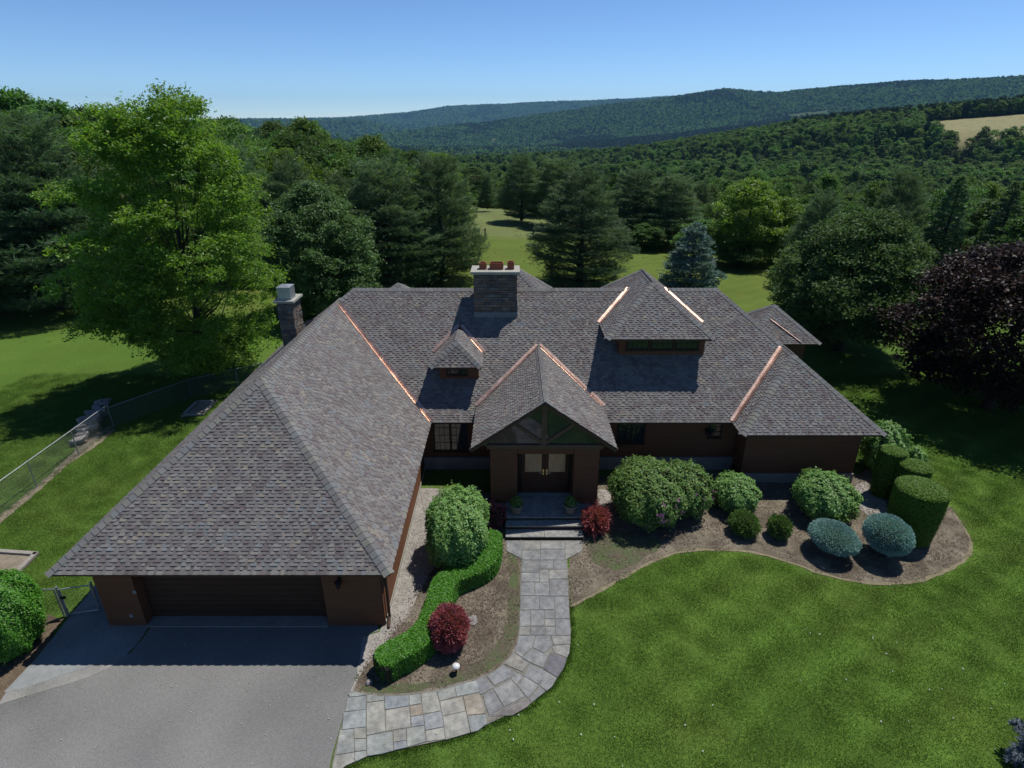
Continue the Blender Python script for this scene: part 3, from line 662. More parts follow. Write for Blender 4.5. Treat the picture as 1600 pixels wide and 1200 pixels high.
# copper valleys
def valley(p, q, n1, n2, w=0.13, lift=0.035):
    w *= 1.25
    p, q = Vector(p), Vector(q); d = (q-p).normalized(); n1 = Vector(n1).normalized(); n2 = Vector(n2).normalized(); mb = MB()
    def up_side(n):
        s_ = d.cross(n)
        return (s_ if s_.z > 0 else -s_).normalized()
    a, b = up_side(n1), up_side(n2); up = (n1+n2).normalized()
    K = 12; P = [p+(q-p)*(i/K) for i in range(K+1)]; r_ = random.Random(3)
    ja = [r_.uniform(-.012, .012) for _ in P]; jb = [r_.uniform(-.012, .012) for _ in P]
    for i in range(K):
        o0, o1 = P[i], P[i+1]
        prof0 = [o0+a*(w+ja[i])+n1*lift, o0+a*0.04+n1*lift, o0+a*0.025+n1*lift+up*0.02, o0+up*(lift+0.035), o0+b*0.025+n2*lift+up*0.02, o0+b*0.04+n2*lift, o0+b*(w+jb[i])+n2*lift]
        prof1 = [o1+a*(w+ja[i+1])+n1*lift, o1+a*0.04+n1*lift, o1+a*0.025+n1*lift+up*0.02, o1+up*(lift+0.035), o1+b*0.025+n2*lift+up*0.02, o1+b*0.04+n2*lift, o1+b*(w+jb[i+1])+n2*lift]
        for j in range(6): mb.quad(prof0[j], prof0[j+1], prof1[j+1], prof1[j])
    hbuild(mb, 'copper_valley', M['copper'])
nF, nR, nL = (0, -S8, 1), (S8, 0, 1), (-S8, 0, 1)
valley((-3.5, 22.6, 2.7), (-8.3, 27.4, 6.54), nF, nR)
valley((GX, 25.59, GZ), (GX1, 22.6+(GE-2.7)/S8, GE), nF, (GS, 0, 1)); valley((GX, 25.59, GZ), (GX0, 22.6+(GE-2.7)/S8, GE), nF, (-GS, 0, 1))
sx = (W_S.x0+W_S.x1)/2; sz = W_S.ze+S8*(W_S.x1-W_S.x0)/2
valley((sx, 22.6+(sz-2.7)/S8, sz), (W_S.x1, 22.6+(W_S.ze-2.7)/S8, W_S.ze), nF, nR); valley((sx, 22.6+(sz-2.7)/S8, sz), (W_S.x0, 22.6+(W_S.ze-2.7)/S8, W_S.ze), nF, nL)
mz = 2.7+S8*5.5
valley((W_D.x1-(mz-5.85)/S8, 28.1, mz), (W_D.x1, 22.6+(5.85-2.7)/S8, 5.85), nF, nR); valley((W_D.x0+(mz-5.85)/S8, 28.1, mz), (W_D.x0, 22.6+(5.85-2.7)/S8, 5.85), nF, nL)
valley((9.5, 22.6, 2.7), (12.4, 25.5, 5.02), nF, nL)
def on_plane(x, y, y0, z0, m):
    a, b, d = ray(x, y); t = (z0-m*y0-CAMH)/(d-m*b); return Vector((a*t, b*t, CAMH+d*t))
valley(on_plane(1251, 536, 30.5, 3.4, .8), on_plane(1203, 500, 30.5, 3.4, .8), nF, (0, -S8, 1.05), w=0.06)

# walls: lapped siding
def lap_wall(p0, p1, z0, z1, name='wall', lap=0.14, thick=0.12, mat='siding', zt=None):
    p0, p1 = Vector((p0[0], p0[1], 0)), Vector((p1[0], p1[1], 0)); d = (p1-p0).normalized(); n = Vector((d.y, -d.x, 0)); mb = MB()
    # n points outwards for walls traced left to right as seen from outside
    k = max(1, round((z1-z0)/lap)); h = (z1-z0)/k
    for i in range(k):
        a, b = z0+i*h, z0+(i+1)*h
        A, B, Cc, D = p0+n*0.022, p1+n*0.022, p1+n*0.006, p0+n*0.006
        mb.quad((A.x, A.y, a), (B.x, B.y, a), (Cc.x, Cc.y, b), (D.x, D.y, b))
        mb.quad((p0.x, p0.y, a), (p1.x, p1.y, a), (B.x, B.y, a), (A.x, A.y, a))
    back0, back1 = p0-n*thick, p1-n*thick
    mb.quad((p1.x, p1.y, z0), (back1.x, back1.y, z0), (back1.x, back1.y, z1), (p1.x, p1.y, z1))
    mb.quad((back0.x, back0.y, z0), (p0.x, p0.y, z0), (p0.x, p0.y, z1), (back0.x, back0.y, z1))
    mb.quad((back1.x, back1.y, z0), (back0.x, back0.y, z0), (back0.x, back0.y, z1), (back1.x, back1.y, z1))
    return hbuild(mb, name, M[mat])
ZS = 2.54
gx0, gx1, gy = -12.65, -3.99, 13.95
lap_wall((gx0, 32.5), (gx0, gy), 0, ZS); lap_wall((gx1, gy), (gx1, 23.2), 0.16, ZS)
fnd = MB(); fnd.box(gx1-0.1, gy+0.03, 0, gx1+0.04, 23.1, 0.16); hbuild(fnd, 'foundation', M['capstone'])
dx0, dx1 = G(236, 968)[0]+0.02, G(516, 972)[0]
lap_wall((gx0, gy), (dx0, gy), 0.02, ZS, lap=0.14); lap_wall((dx1, gy), (gx1, gy), 0.02, ZS, lap=0.14)
lap_wall((dx0, gy), (dx0, gy+0.4), 0.02, ZS); lap_wall((dx1, gy+0.4), (dx1, gy), 0.02, ZS)
# garage door
gd = MB(); gd.box(dx0-0.05, gy+0.34, 0.05, dx1+0.05, gy+0.42, ZS); gdo = hbuild(gd, 'garage_door', M['garage_wood'])
for r in range(10):
    h_ = (2.2-0.08)/10; z = 0.08+r*h_; mb = MB(); mb.box(dx0+0.04, gy+0.318, z+0.004, dx1-0.04, gy+0.341, z+h_-0.006); hbuild(mb, 'plank', M['garage_wood'], gdo)
mb = MB(); mb.box(dx0-0.02, gy+0.02, 2.22, dx1+0.02, gy+0.30, ZS); hbuild(mb, 'lintel', M['siding'])
mb = MB(); mb.box(dx0, gy-0.08, 0.0, dx1, gy+0.4, 0.05); hbuild(mb, 'garage_sill', M['concrete'])
# main front walls
lap_wall((gx1, 23.2), (-0.9, 23.2), 0.62, ZS); lap_wall((3.4, 23.2), (10.0, 23.2), 0.62, ZS)
mb = MB(); mb.box(gx1, 23.08, 0, -0.9, 23.2, 0.62); mb.box(3.4, 23.08, 0, 10.0, 23.2, 0.62); hbuild(mb, 'foundation', M['concrete'])
lap_wall((10.0, 22.1), (14.9, 22.1), 0.45, ZS); lap_wall((10.0, 23.2), (10.0, 22.1), 0.45, ZS); lap_wall((14.9, 22.1), (14.9, 33), 0.3, ZS)
mb = MB(); mb.box(9.98, 22.0, 0, 14.92, 22.1, 0.45); hbuild(mb, 'foundation', M['concrete'])
lap_wall((14.9, 31.1), (16.4, 31.1), 0.0, 3.28); lap_wall((16.4, 31.1), (16.4, 34.0), 0.0, 3.28); lap_wall((14.9, 33.0), (gx0, 33.0), 0, ZS)
# entry block
EY, DY, EF = 19.85, 20.55, 0.5
ex0, ex1 = G(767, 785, EF)[0], G(932, 785, EF)[0]; ox0, ox1 = G(808, 785, EF)[0], G(894, 785, EF)[0]
lap_wall((ex0, EY), (ox0, EY), EF, 3.0); lap_wall((ox1, EY), (ex1, EY), EF, 3.0)
lap_wall((ox0, EY), (ox0, DY), EF, 3.0); lap_wall((ox1, DY), (ox1, EY), EF, 3.0)
lap_wall((ex0, 23.2), (ex0, EY), 0.1, 3.2); lap_wall((ex1, EY), (ex1, 23.2), 0.1, 3.2)
lap_wall((ox0, DY), (ox1, DY), EF, 3.0)
mb = MB(); mb.box(ox0, EY+0.03, 2.72, ox1, DY, 3.0); hbuild(mb, 'lintel', M['siding'])
# gable truss and panes
def on_gable(px, py): x, z = GY(px, py, EY); return x, z
zb = 3.12; zr = GZ-0.14-0.05
def beam(mb, a, b, w, y0, y1):
    a, b = Vector((a[0], 0, a[1])), Vector((b[0], 0, b[1])); d = (b-a).normalized(); n = Vector((-d.z, 0, d.x))*w/2
    P = [a-n, b-n, b+n, a+n]
    F = [(p.x, y0, p.z) for p in P]; B = [(p.x, y1, p.z) for p in P]
    mb.poly(F); mb.poly(B[::-1])
    for i in range(4): j = (i+1) % 4; mb.quad(F[j], F[i], B[i], B[j])
hw = (zr-zb)/GS
gf = empty('gable_window', (0, 0, 0), parent=house); gf.location = (0, 0, 0)
def gb(mb, name, mat, **kw): return hbuild(mb, name, mat, gf, **kw)
mb = MB(); mb.box(ex0-0.12, EY-0.05, 2.98, ex1+0.12, EY+0.05, 3.16); gb(mb, 'truss_beam', M['truss'])
mb = MB(); beam(mb, (GX, 3.16), (GX, zr), 0.2, EY-0.05, EY+0.05); gb(mb, 'truss_beam', M['truss'])
for s in (-1, 1):
    mb = MB(); beam(mb, (GX+s*0.1, 3.26), (GX+s*1.15, 4.06), 0.13, EY-0.04, EY+0.04); gb(mb, 'truss_beam', M['truss'])
    mb = MB(); beam(mb, (GX, zr), (GX+s*hw*1.12, zr-hw*1.12*GS), 0.16, EY-0.045, EY+0.045); gb(mb, 'truss_beam', M['truss'])
    mb = MB(); mb.poly([(GX, EY+0.01, 3.1), (GX+s*1.3, EY+0.01, 4.12), (GX, EY+0.01, zr)][::(1 if s > 0 else -1)]); gb(mb, 'pane', M['glass'])
    mb = MB(); mb.poly([(GX, EY+0.02, 3.1), (GX+s*2.5, EY+0.02, 3.1), (GX+s*1.25, EY+0.02, 4.1)][::(1 if s > 0 else -1)]); gb(mb, 'pane', M['glass'])
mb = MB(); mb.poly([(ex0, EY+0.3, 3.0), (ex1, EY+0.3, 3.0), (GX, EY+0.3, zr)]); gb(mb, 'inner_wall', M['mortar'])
# double doors
dl, dr = G(815, 769, EF)[0]*1.0, G(886, 769, EF)[0]; dm = (dl+dr)/2; DT = 2.52
mb = MB(); mb.box(dl-0.14, DY-0.07, EF, dl, DY-0.025, DT+0.12); mb.box(dr, DY-0.07, EF, dr+0.14, DY-0.025, DT+0.12); mb.box(dl-0.14, DY-0.075, DT, dr+0.14, DY-0.02, DT+0.14); hbuild(mb, 'door_frame', M['frame'])
for s, (a, b) in enumerate(((dl, dm-0.01), (dm+0.01, dr))):
    ga, gb_ = a+0.13, b-0.13; z0, z1 = EF+1.0, DT-0.12; mb = MB()
    for bx in ((a, DY-0.06, EF+0.02, ga, DY-0.024, DT), (gb_, DY-0.06, EF+0.02, b, DY-0.024, DT), (ga, DY-0.06, z1, gb_, DY-0.024, DT), (ga, DY-0.06, EF+0.02, gb_, DY-0.024, z0)): mb.box(*bx)
    do = hbuild(mb, 'door', M['door_wood'])
    mb = MB(); mb.box(ga+0.07, DY-0.075, EF+0.16, gb_-0.07, DY-0.061, z0-0.14); hbuild(mb, 'door_panel', M['door_wood'], do)
    mb = MB(); mb.box(ga, DY-0.032, z0, gb_, DY-0.026, z1); hbuild(mb, 'curtain', M['curtain'], do)
    mb = MB(); mb.quad((ga, DY-0.045, z0), (gb_, DY-0.045, z0), (gb_, DY-0.045, z1), (ga, DY-0.045, z1)); hbuild(mb, 'pane', M['doorglass'], do)
    hx = (b-0.06) if s == 0 else (a+0.06); mb = MB(); mb.tube([(hx, DY-0.06, EF+1.0), (hx, DY-0.12, EF+1.0)], 0.02); mb.tube([(hx, DY-0.11, EF+1.0), (hx+(-0.16 if s == 0 else 0.16), DY-0.11, EF+1.0)], 0.018); mb.box(hx-0.03, DY-0.068, EF+0.88, hx+0.03, DY-0.0605, EF+1.14)
    hbuild(mb, 'handle', M['brass'], do)
mb = MB(); mb.box(dl-0.15, DY-0.2, EF, dr+0.15, DY-0.03, EF+0.035); hbuild(mb, 'door_sill', M['concrete'])

def window(x0, x1, z0, z1, y, cols=3, rows=3, panes=2, label=None, face=-1):
    o = MB(); t = 0.07
    o.box(x0-t, y-0.05, z0-t, x1+t, y-0.024, z0); o.box(x0-t, y-0.05, z1, x1+t, y-0.024, z1+t); o.box(x0-t, y-0.05, z0, x0, y-0.024, z1); o.box(x1, y-0.05, z0, x1+t, y-0.024, z1)
    wo_ = hbuild(o, 'window', M['frame'])
    pw = (x1-x0)/panes
    for p in range(panes):
        a, b = x0+p*pw+(0.05 if p else 0), x0+(p+1)*pw-(0.05 if p < panes-1 else 0)
        if p < panes-1: mb = MB(); mb.box(b, y-0.048, z0, b+0.1, y-0.024, z1); hbuild(mb, 'mullion', M['frame'], wo_)
        mb = MB(); mb.quad((a, y-0.03, z0), (b, y-0.03, z0), (b, y-0.03, z1), (a, y-0.03, z1)); hbuild(mb, 'pane', M['glass'], wo_)
        mb = MB()
        for c in range(1, cols): xx = a+(b-a)*c/cols; mb.box(xx-0.009, y-0.042, z0, xx+0.009, y-0.031, z1)
        for r in range(1, rows): zz = z0+(z1-z0)*r/rows; mb.box(a, y-0.0425, zz-0.009, b, y-0.0305, zz+0.009)
        hbuild(mb, 'muntins', M['frame'], wo_)
    mb = MB(); mb.box(x0-t-0.03, y-0.09, z0-t-0.05, x1+t+0.03, y-0.024, z0-t-0.002); hbuild(mb, 'window_sill', M['frame'], wo_)
window(GY(680, 690, 23.2)[0], GY(729, 690, 23.2)[0], 1.0, 2.48, 23.2, 3, 4, 2)
window(GY(966, 680, 23.2)[0], GY(1005, 680, 23.2)[0], 1.4, 2.45, 23.2, 3, 3, 2)
window(GY(1108, 680, 23.2)[0], GY(1124, 680, 23.2)[0], 1.7, 2.4, 23.2, 2, 3, 1)
# dormer walls
DWY = 25.2
def dorm_wall(x0, x1, y, z0, z1, yb):
    lap_wall((x0, y), (x1, y), z0, z1, lap=0.12, name='dormer_wall'); lap_wall((x0, yb), (x0, y), z0, z1, lap=0.12, name='dormer_wall'); lap_wall((x1, y), (x1, yb), z0, z1, lap=0.12, name='dormer_wall')
dorm_wall(4.85, 8.72, DWY, 4.7, 5.7, 27.5)
for k in range(3):
    a = 5.22+k*1.12; window(a, a+0.92, 5.12, 5.62, DWY, 4, 2, 1)
dorm_wall(-3.2, -1.5, 24.25, 3.95, 4.7, 25.6)
window(-2.85, -2.05, 4.28, 4.66, 24.25, 3, 2, 1)
# entrance steps and porch
p0, p1 = G(791, 845)[0], G(911, 845)[0]
yA = G(850, 845)[1]; y1 = G(850, 836, 0.17)[1]; y2 = G(850, 822, 0.34)[1]; y3 = G(850, 808, 0.5)[1]
steps = empty('front_steps', (0, 0, 0), parent=house)
def sb(mb, name, mat): return hbuild(mb, name, mat, steps)
for k, (ya, yb, z) in enumerate(((yA+0.02, y2+0.04, 0.17), (y2, y3+0.04, 0.34), (y3, DY, 0.5))):
    mb = MB(); mb.box(p0, ya+0.05, 0.0 if k == 0 else z-0.17, p1, (y3 if k < 2 else DY)+0.1*(k == 0), z-0.045); sb(mb, 'riser', M['door_wood'] if k < 2 else M['mortar'])
    for a, b in ((p0-0.02, (p0+p1)/2-0.006), ((p0+p1)/2+0.006, p1+0.02)):
        mb = MB(); mb.box(a, ya, z-0.045, b, yb, z, col=(0.33, 0.33, 0.31)); sb(mb, 'tread', M['flag'])
for s in (0, 1):
    mb = MB(); a, b = ((ex0, p0-0.03), (p1+0.03, ex1))[s]; mb.box(a, EY-0.35, 0, b, EY+0.1, 0.42); hbuild(mb, 'foundation', M['concrete'])
# downspout, lanterns, outlet plates, gutter elbow
mb = MB(); mb.tube([(gx1+0.10, gy+0.25, 2.45), (gx1+0.10, gy+0.25, 0.1)], 0.045, 8); mb.tube([(gx1+0.10, gy+0.25, 0.12), (gx1+0.14, gy-0.15, 0.06)], 0.045, 8); hbuild(mb, 'downspout', M['fascia'])
def lantern(x, y, z):
    mb = MB(); mb.box(x-0.05, y-0.03, z-0.02, x+0.05, y-0.02, z+0.22); mb.tube([(x, y-0.03, z+0.17), (x, y-0.14, z+0.24), (x, y-0.17, z+0.2)], 0.012, 6)
    mb.lathe(x, y-0.17, [(0.0, z+0.23), (0.05, z+0.2), (0.11, z+0.15), (0.085, z+0.14), (0.065, z-0.06), (0.04, z-0.09), (0, z-0.12)], 8)
    hbuild(mb, 'wall_lantern', M['black'])
lantern(GY(532, 917, gy)[0], gy, 1.75); lantern(GY(1104, 672, 23.2)[0], 23.2, 1.9)
for px, py in ((211, 924), (206, 961)):
    x, z = GY(px, py, gy); mb = MB(); mb.box(x-0.05, gy-0.04, z-0.06, x+0.05, gy-0.023, z+0.06); hbuild(mb, 'outlet_plate', M['grey_plate'])

# chimneys
def chimney(x0, x1, y0, y1, zb_, zt, hc, seed, label):
    ch = MB(); ch.box(x0+0.03, y0+0.03, zb_, x1-0.03, y1-0.03, zt); c = hbuild(ch, 'chimney', M['mortar']); c['label'] = label
    r_ = random.Random(seed)
    pal = [(0.19, 0.17, 0.15), (0.13, 0.13, 0.14), (0.24, 0.20, 0.16), (0.16, 0.13, 0.12), (0.20, 0.19, 0.18), (0.21, 0.15, 0.11)]
    for side in range(4):
        L = (x1-x0) if side in (0, 2) else (y1-y0)
        z = zb_
        while z < zt-0.02:
            h = r_.uniform(0.07, 0.15); h = min(h, zt-z); u = 0.0
            while u < L-0.01:
                w_ = r_.uniform(0.14, 0.5); w_ = min(w_, L-u)
                if L-u-w_ < 0.1: w_ = L-u
                d = r_.uniform(0.0, 0.035); g = 0.006; f = r_.uniform(0.75, 1.15); colr = tuple(q*f for q in r_.choice(pal)); mb = MB()
                a, b = u+g, u+w_-g
                if side == 0: mb.box(x0+a, y0-d, z+g, x0+b, y0+0.05, z+h-g, col=colr)
                elif side == 1: mb.box(x1-0.05, y0+a, z+g, x1+d, y0+b, z+h-g, col=colr)
                elif side == 2: mb.box(x0+a, y1-0.05, z+g, x0+b, y1+d, z+h-g, col=colr)
                else: mb.box(x0-d, y0+a, z+g, x0+0.05, y0+b, z+h-g, col=colr)
                vis = side in (0, 1) and not (side == 1 and x1 > 0)
                if vis: hbuild(mb, 'stone', M['stone'], c)
                else:
                    if side != 2: hbuild(mb, 'stone', M['stone'], c)
                u += w_
            z += h
    return c
mc = chimney(-1.76, 0.22, 26.85, 27.95, 5.9, 8.12, 1, 5, 'broad ledgestone chimney with three terracotta flues')
mb = MB(); mb.box(-1.9, 26.72, 8.12, 0.36, 28.08, 8.24); hbuild(mb, 'chimney_cap', M['capstone'], mc)
def flue(x, y, wx, wy, z, h, par):
    mb = MB(); t = 0.045
    mb.box(x-wx, y-wy, z, x+wx, y-wy+t, z+h); mb.box(x-wx, y+wy-t, z, x+wx, y+wy, z+h); mb.box(x-wx, y-wy+t, z, x-wx+t, y+wy-t, z+h); mb.box(x+wx-t, y-wy+t, z, x+wx, y+wy-t, z+h)
    hbuild(mb, 'flue', M['terracotta'], par)
flue(-1.35, 27.4, 0.17, 0.17, 8.24, 0.3, mc); flue(-0.72, 27.4, 0.32, 0.2, 8.24, 0.3, mc); flue(-0.06, 27.4, 0.16, 0.17, 8.24, 0.34, mc)
mb = MB(); mb.box(-1.8, 26.79, 5.85, 0.26, 26.845, 6.32); mb.box(0.226, 26.8, 5.9, 0.26, 27.9, 6.9); hbuild(mb, 'chimney_flashing', M['lead'], mc)
lc = chimney(-11.08, -10.38, 27.0, 28.1, 3.6, 6.72, 1, 9, 'slim ledgestone chimney with a square steel cap')
mb = MB(); mb.box(-11.2, 26.88, 6.72, -10.24, 28.22, 6.82); hbuild(mb, 'chimney_cap', M['capstone'], lc)
mb = MB(); mb.box(-11.03, 27.1, 6.82, -10.42, 27.75, 7.42); mb.v += [(-11.05, 27.08, 7.42), (-10.40, 27.08, 7.42), (-10.40, 27.77, 7.42), (-11.05, 27.77, 7.42), (-10.73, 27.42, 7.52)]
n = len(mb.v)-5
for a, b in ((0, 1), (1, 2), (2, 3), (3, 0)): mb.f.append((n+a, n+b, n+4)); mb.c.append(None)
hbuild(mb, 'steel_cap', M['steel'], lc)
mb = MB(); mb.quad((-10.33, 26.9, 4.7), (-10.33, 28.3, 4.7), (-10.33, 28.2, 5.35), (-10.33, 27.3, 5.05)); mb.quad((-10.33, 28.3, 4.7), (-9.9, 28.3, 5.4), (-9.9, 28.3, 5.5), (-10.33, 28.25, 5.4)); hbuild(mb, 'chimney_flashing', M['lead'], lc)

# ------------------------------------------------------------------ foliage engine
def diamonds(Cn, Nn, size, w, rg, tdir=None):
    n = len(Cn); Nn = Nn/np.linalg.norm(Nn, axis=1, keepdims=True)
    t = tdir if tdir is not None else rg.normal(size=(n, 3))
    t = t - (t*Nn).sum(1, keepdims=True)*Nn; t /= (np.linalg.norm(t, axis=1, keepdims=True)+1e-9)
    b = np.cross(Nn, t); s = size*rg.uniform(0.7, 1.3, (n, 1))
    V = np.stack([Cn-t*s, Cn+b*s*w+t*s*0.1, Cn+t*s, Cn-b*s*w+t*s*0.1], 1).reshape(-1, 3)
    return V, np.arange(4*n).reshape(-1, 4)
def leaf_cols(n, rg, var=0.22, yel=0.1):
    f = rg.uniform(1-var, 1+var, (n, 1)); y = rg.uniform(-yel, yel, (n, 1))
    return np.clip(np.hstack([f*(1+y), f, f*(1-y)]), 0, 4)
def unit(rg, n):
    d = rg.normal(size=(n, 3)); return d/np.linalg.norm(d, axis=1, keepdims=True)
def crown_mesh(name, h, R, zb_, seed, mat, nclus=90, per=500, leaf=0.16, w=0.55, shape='round', cr=0.24, flat=0.6, lumps=0.18, var=0.22, yel=0.1, droop=0.0, tiers=0, sub=12, sr=0.3):
    rg = np.random.default_rng(seed); ch = (h-zb_)/2; cz = zb_+ch
    cl = []
    while len(cl) < nclus:
        zn = rg.uniform(-1, 1); a = rg.uniform(0, 2*np.pi)
        if tiers: zn = (np.round((zn+1)/2*tiers)/tiers)*2-1 + rg.normal()*0.05
        zn = min(max(zn, -0.97), 0.97)
        if shape == 'round': pr = math.sqrt(max(0, 1-zn*zn))
        elif shape == 'oak': pr = float(np.interp(zn, [-1, -0.8, -0.45, -0.1, 0.25, 0.6, 0.85, 1], [0.35, 0.72, 1.0, 1.04, 0.9, 0.72, 0.55, 0.3]))
        elif shape == 'cone': pr = 0.95*((1-zn)/2)**0.75*min(1, (zn+1.05)*3.2)
        elif shape == 'ovalcone': pr = 1.12*math.sqrt(max(0, 1-zn*zn))*(0.82-0.28*zn)
        else: pr = (1-abs(zn)**3)**0.5*(0.95-0.22*zn)
        lob = 1+lumps*math.sin(3*a+seed)+lumps*0.8*math.sin(5*a+2.3*seed+zn*4)
        rr = pr*R*lob*math.sqrt(rg.uniform(0.3 if shape == 'oak' else 0.25, 1.0))
        cl.append((rr*math.cos(a), rr*math.sin(a), cz+zn*ch*(0.95+0.03*rg.normal())-droop*rr/R))
    cl = np.array(cl); rad = R*cr*rg.uniform(0.7, 1.3, nclus)
    # keep the clusters off the very outline
    C_ = []; N_ = []; F_ = []
    for k in range(nclus):
        n = int(per*(rad[k]/(R*cr))**2); d = unit(rg, n); d[:, 2] = np.where(d[:, 2] < -0.35, -d[:, 2], d[:, 2])
        ns_ = max(3, sub); q = unit(rg, ns_); q[:, 2] = np.where(q[:, 2] < -0.45, -q[:, 2], q[:, 2]); qc = cl[k]+q*(rad[k]*np.cbrt(rg.uniform(0.3, 1.35, (ns_, 1))))*np.array([1, 1, flat])
        w_i = rg.integers(0, ns_, n); loose = rg.uniform(0, 1, (n, 1)) < 0.12
        P = qc[w_i] + rg.normal(size=(n, 3))*(rad[k]*sr)*np.array([1, 1, 0.55]) + q[w_i]*np.abs(rg.normal(size=(n, 1)))*rad[k]*0.12
        P = np.where(loose, cl[k]+d*rad[k]*np.cbrt(rg.uniform(0.2, 1.1, (n, 1)))*np.array([1, 1, flat]), P)
        C_.append(P); N_.append(d*0.7+np.array([0, 0, 0.55])+rg.normal(size=(n, 3))*0.45)
        F_.append(leaf_cols(n, rg, var, yel)*rg.uniform(0.88, 1.12))
    P = np.vstack(C_); keep = P[:, 2] > 0.15; P = P[keep]; Nn = np.vstack(N_)[keep]; cc = np.vstack(F_)[keep]
    V, F = diamonds(P, Nn, leaf, w, rg)
    return np_mesh(name, V, F, mat, cc), cl, rad
def trunk_mesh(name, h, r0, clusters, seed, nb=16, topf=0.8, r1=None):
    rg = np.random.default_rng(seed+99); mb = MB(); pts = []; n = 7
    for k in range(n): t = k/(n-1); pts.append((rg.normal()*0.02*h*t*0.5, rg.normal()*0.02*h*t*0.5, -0.25+t*h*topf))
    mb.tube(pts, [r0*(1.35 if k == 0 else 1-0.8*k/(n-1)) for k in range(n)], 9)
    if clusters is not None:
        idx = rg.permutation(len(clusters))[:nb]
        for q in idx:
            e = Vector(clusters[q]); zz = max(0.12*h, e.z*rg.uniform(0.45, 0.75)-0.05*h); t = min(1, zz/(h*topf)); s_ = Vector(pts[min(n-1, int(t*(n-1)))]); s_.z = zz
            mid = s_.lerp(e, 0.5)+Vector((0, 0, -0.03*h)); rb = r0*0.32*(1-0.5*t)
            mb.tube([s_, mid, e], [rb, rb*0.6, rb*0.2], 5, cap=False)
    return mb.mesh(name, M['bark'], True)
def conifer_mesh(name, h, R, zb_, seed, mat, whorl=0.55, nb=6, tufts=60, tl=0.26, tw=0.13, up=0.25, prof=0.8, spread=0.33, blades=4, top=0.02, gap=0.28, var=0.25, droop=0.0, sagtip=0.0):
    rg = np.random.default_rng(seed); mb = MB()
    n = 7; mb.tube([(rg.normal()*0.004*h, rg.normal()*0.004*h, -0.2+h*k/(n-1)) for k in range(n)], [0.022*h*(1.25-k/(n-1)*1.2) for k in range(n)], 8)
    Pp, Dd, cc = [], [], []
    z = zb_; a0 = 0
    while z < h-0.12:
        t = (z-zb_)/(h-zb_); L0 = R*max(top, (1-t))**prof
        if t < 0.18: L0 *= 0.72+1.55*t
        nbr = max(3, int(nb*(1-0.3*t)+rg.uniform(-1, 1))); a0 += 0.7
        for b in range(nbr):
            a = a0+2*np.pi*b/nbr+rg.normal()*0.18; L = L0*rg.uniform(0.68, 1.12)
            if L < 0.15: L = 0.15
            el = up+0.9*t**2+rg.normal()*0.08; d = np.array([math.cos(a), math.sin(a), 0]); zz = z+rg.normal()*whorl*0.25
            def pt(s): return np.array([0, 0, zz])+d*L*s+np.array([0, 0, 1])*(L*s*math.tan(el)*0.8 - droop*L*s*s + sagtip*L*s**3)
            mb.tube([pt(0), pt(0.5), pt(0.92)], [0.006*h*(1-t)+0.012, 0.003*h*(1-t)+0.008, 0.004], 4, cap=False)
            nt_ = int(tufts*(L/R)**1.15*1.6)+6; s = gap+(1.0-gap)*np.sqrt(rg.uniform(0, 1, nt_)); lat = rg.normal(size=nt_)*spread*L*0.5*(1.15-s)*1.4
            side = np.array([-d[1], d[0], 0]); base = np.array([pt(q) for q in s])
            P = base+side*lat[:, None]+np.array([0, 0, 1])*(rg.normal(size=(nt_, 1))*0.06*L*0.5+0.03)
            D = d*0.75+side*np.sign(lat)[:, None]*0.55+np.array([0, 0, 0.45])+rg.normal(size=(nt_, 3))*0.25
            Pp.append(P); Dd.append(D); cc.append(np.repeat(leaf_cols(1, rg, var*0.7, 0.06), nt_, 0)*rg.uniform(0.85, 1.15, (nt_, 1)))
        z += whorl*rg.uniform(0.8, 1.2)*(1-0.35*t)
    P = np.vstack(Pp); D = np.vstack(Dd); c = np.vstack(cc); D /= np.linalg.norm(D, axis=1, keepdims=True)
    P = np.repeat(P, blades, 0); D = np.repeat(D, blades, 0)+rg.normal(size=(len(P), 3))*0.42; c = np.repeat(c, blades, 0)*rg.uniform(0.85, 1.15, (len(P), 1)); D /= np.linalg.norm(D, axis=1, keepdims=True)
    Nn = np.cross(D, rg.normal(size=D.shape))+np.array([0, 0, 0.5]); Cc = P+D*tl*0.6
    V, F = diamonds(Cc, Nn, tl, tw, rg, D)
    return np_mesh(name, V, F, mat, c), mb.mesh(name+'_trunk', M['bark'], True)
def place(name, crown, trunk, x, y, label, cat='tree', group=None, s=1.0, rz=0.0, z=None, sz=None):
    z = float(terrain_z(x, y)) if z is None else z
    e = empty(name, (x, y, z), label, cat, group, rz, sc=(s, s, sz or s))
    link('crown', crown, e)
    if trunk: link('trunk', trunk, e)
    return e

# ------------------------------------------------------------------ specimen trees
oc, ocl, _ = crown_mesh('oak_crown', 15.5, 5.15, 0.9, 3, M['leaf_oak'], nclus=240, per=640, leaf=0.090, w=0.42, shape='oak', cr=0.185, flat=0.62, lumps=0.16, sub=15, sr=0.17, var=0.32, yel=0.18, droop=0.5)
place('oak_tree', oc, trunk_mesh('oak_trunk', 16, 0.24, ocl, 3, 26, 0.8), -18.6, 33.6, 'tall bright green oak spreading beside the chain-link fence, left of the house')
lc_, lcl, _ = crown_mesh('linden_crown', 9.9, 5.0, 0.4, 5, M['leaf_linden'], nclus=520, per=190, leaf=0.10, w=0.5, shape='ovalcone', cr=0.11, flat=0.8, lumps=0.05, var=0.25, yel=0.06)
place('linden_tree', lc_, trunk_mesh('linden_trunk', 10, 0.25, lcl, 5, 12), -15.4, 47.0, 'dense dark cone-shaped linden standing behind the steel-capped chimney')
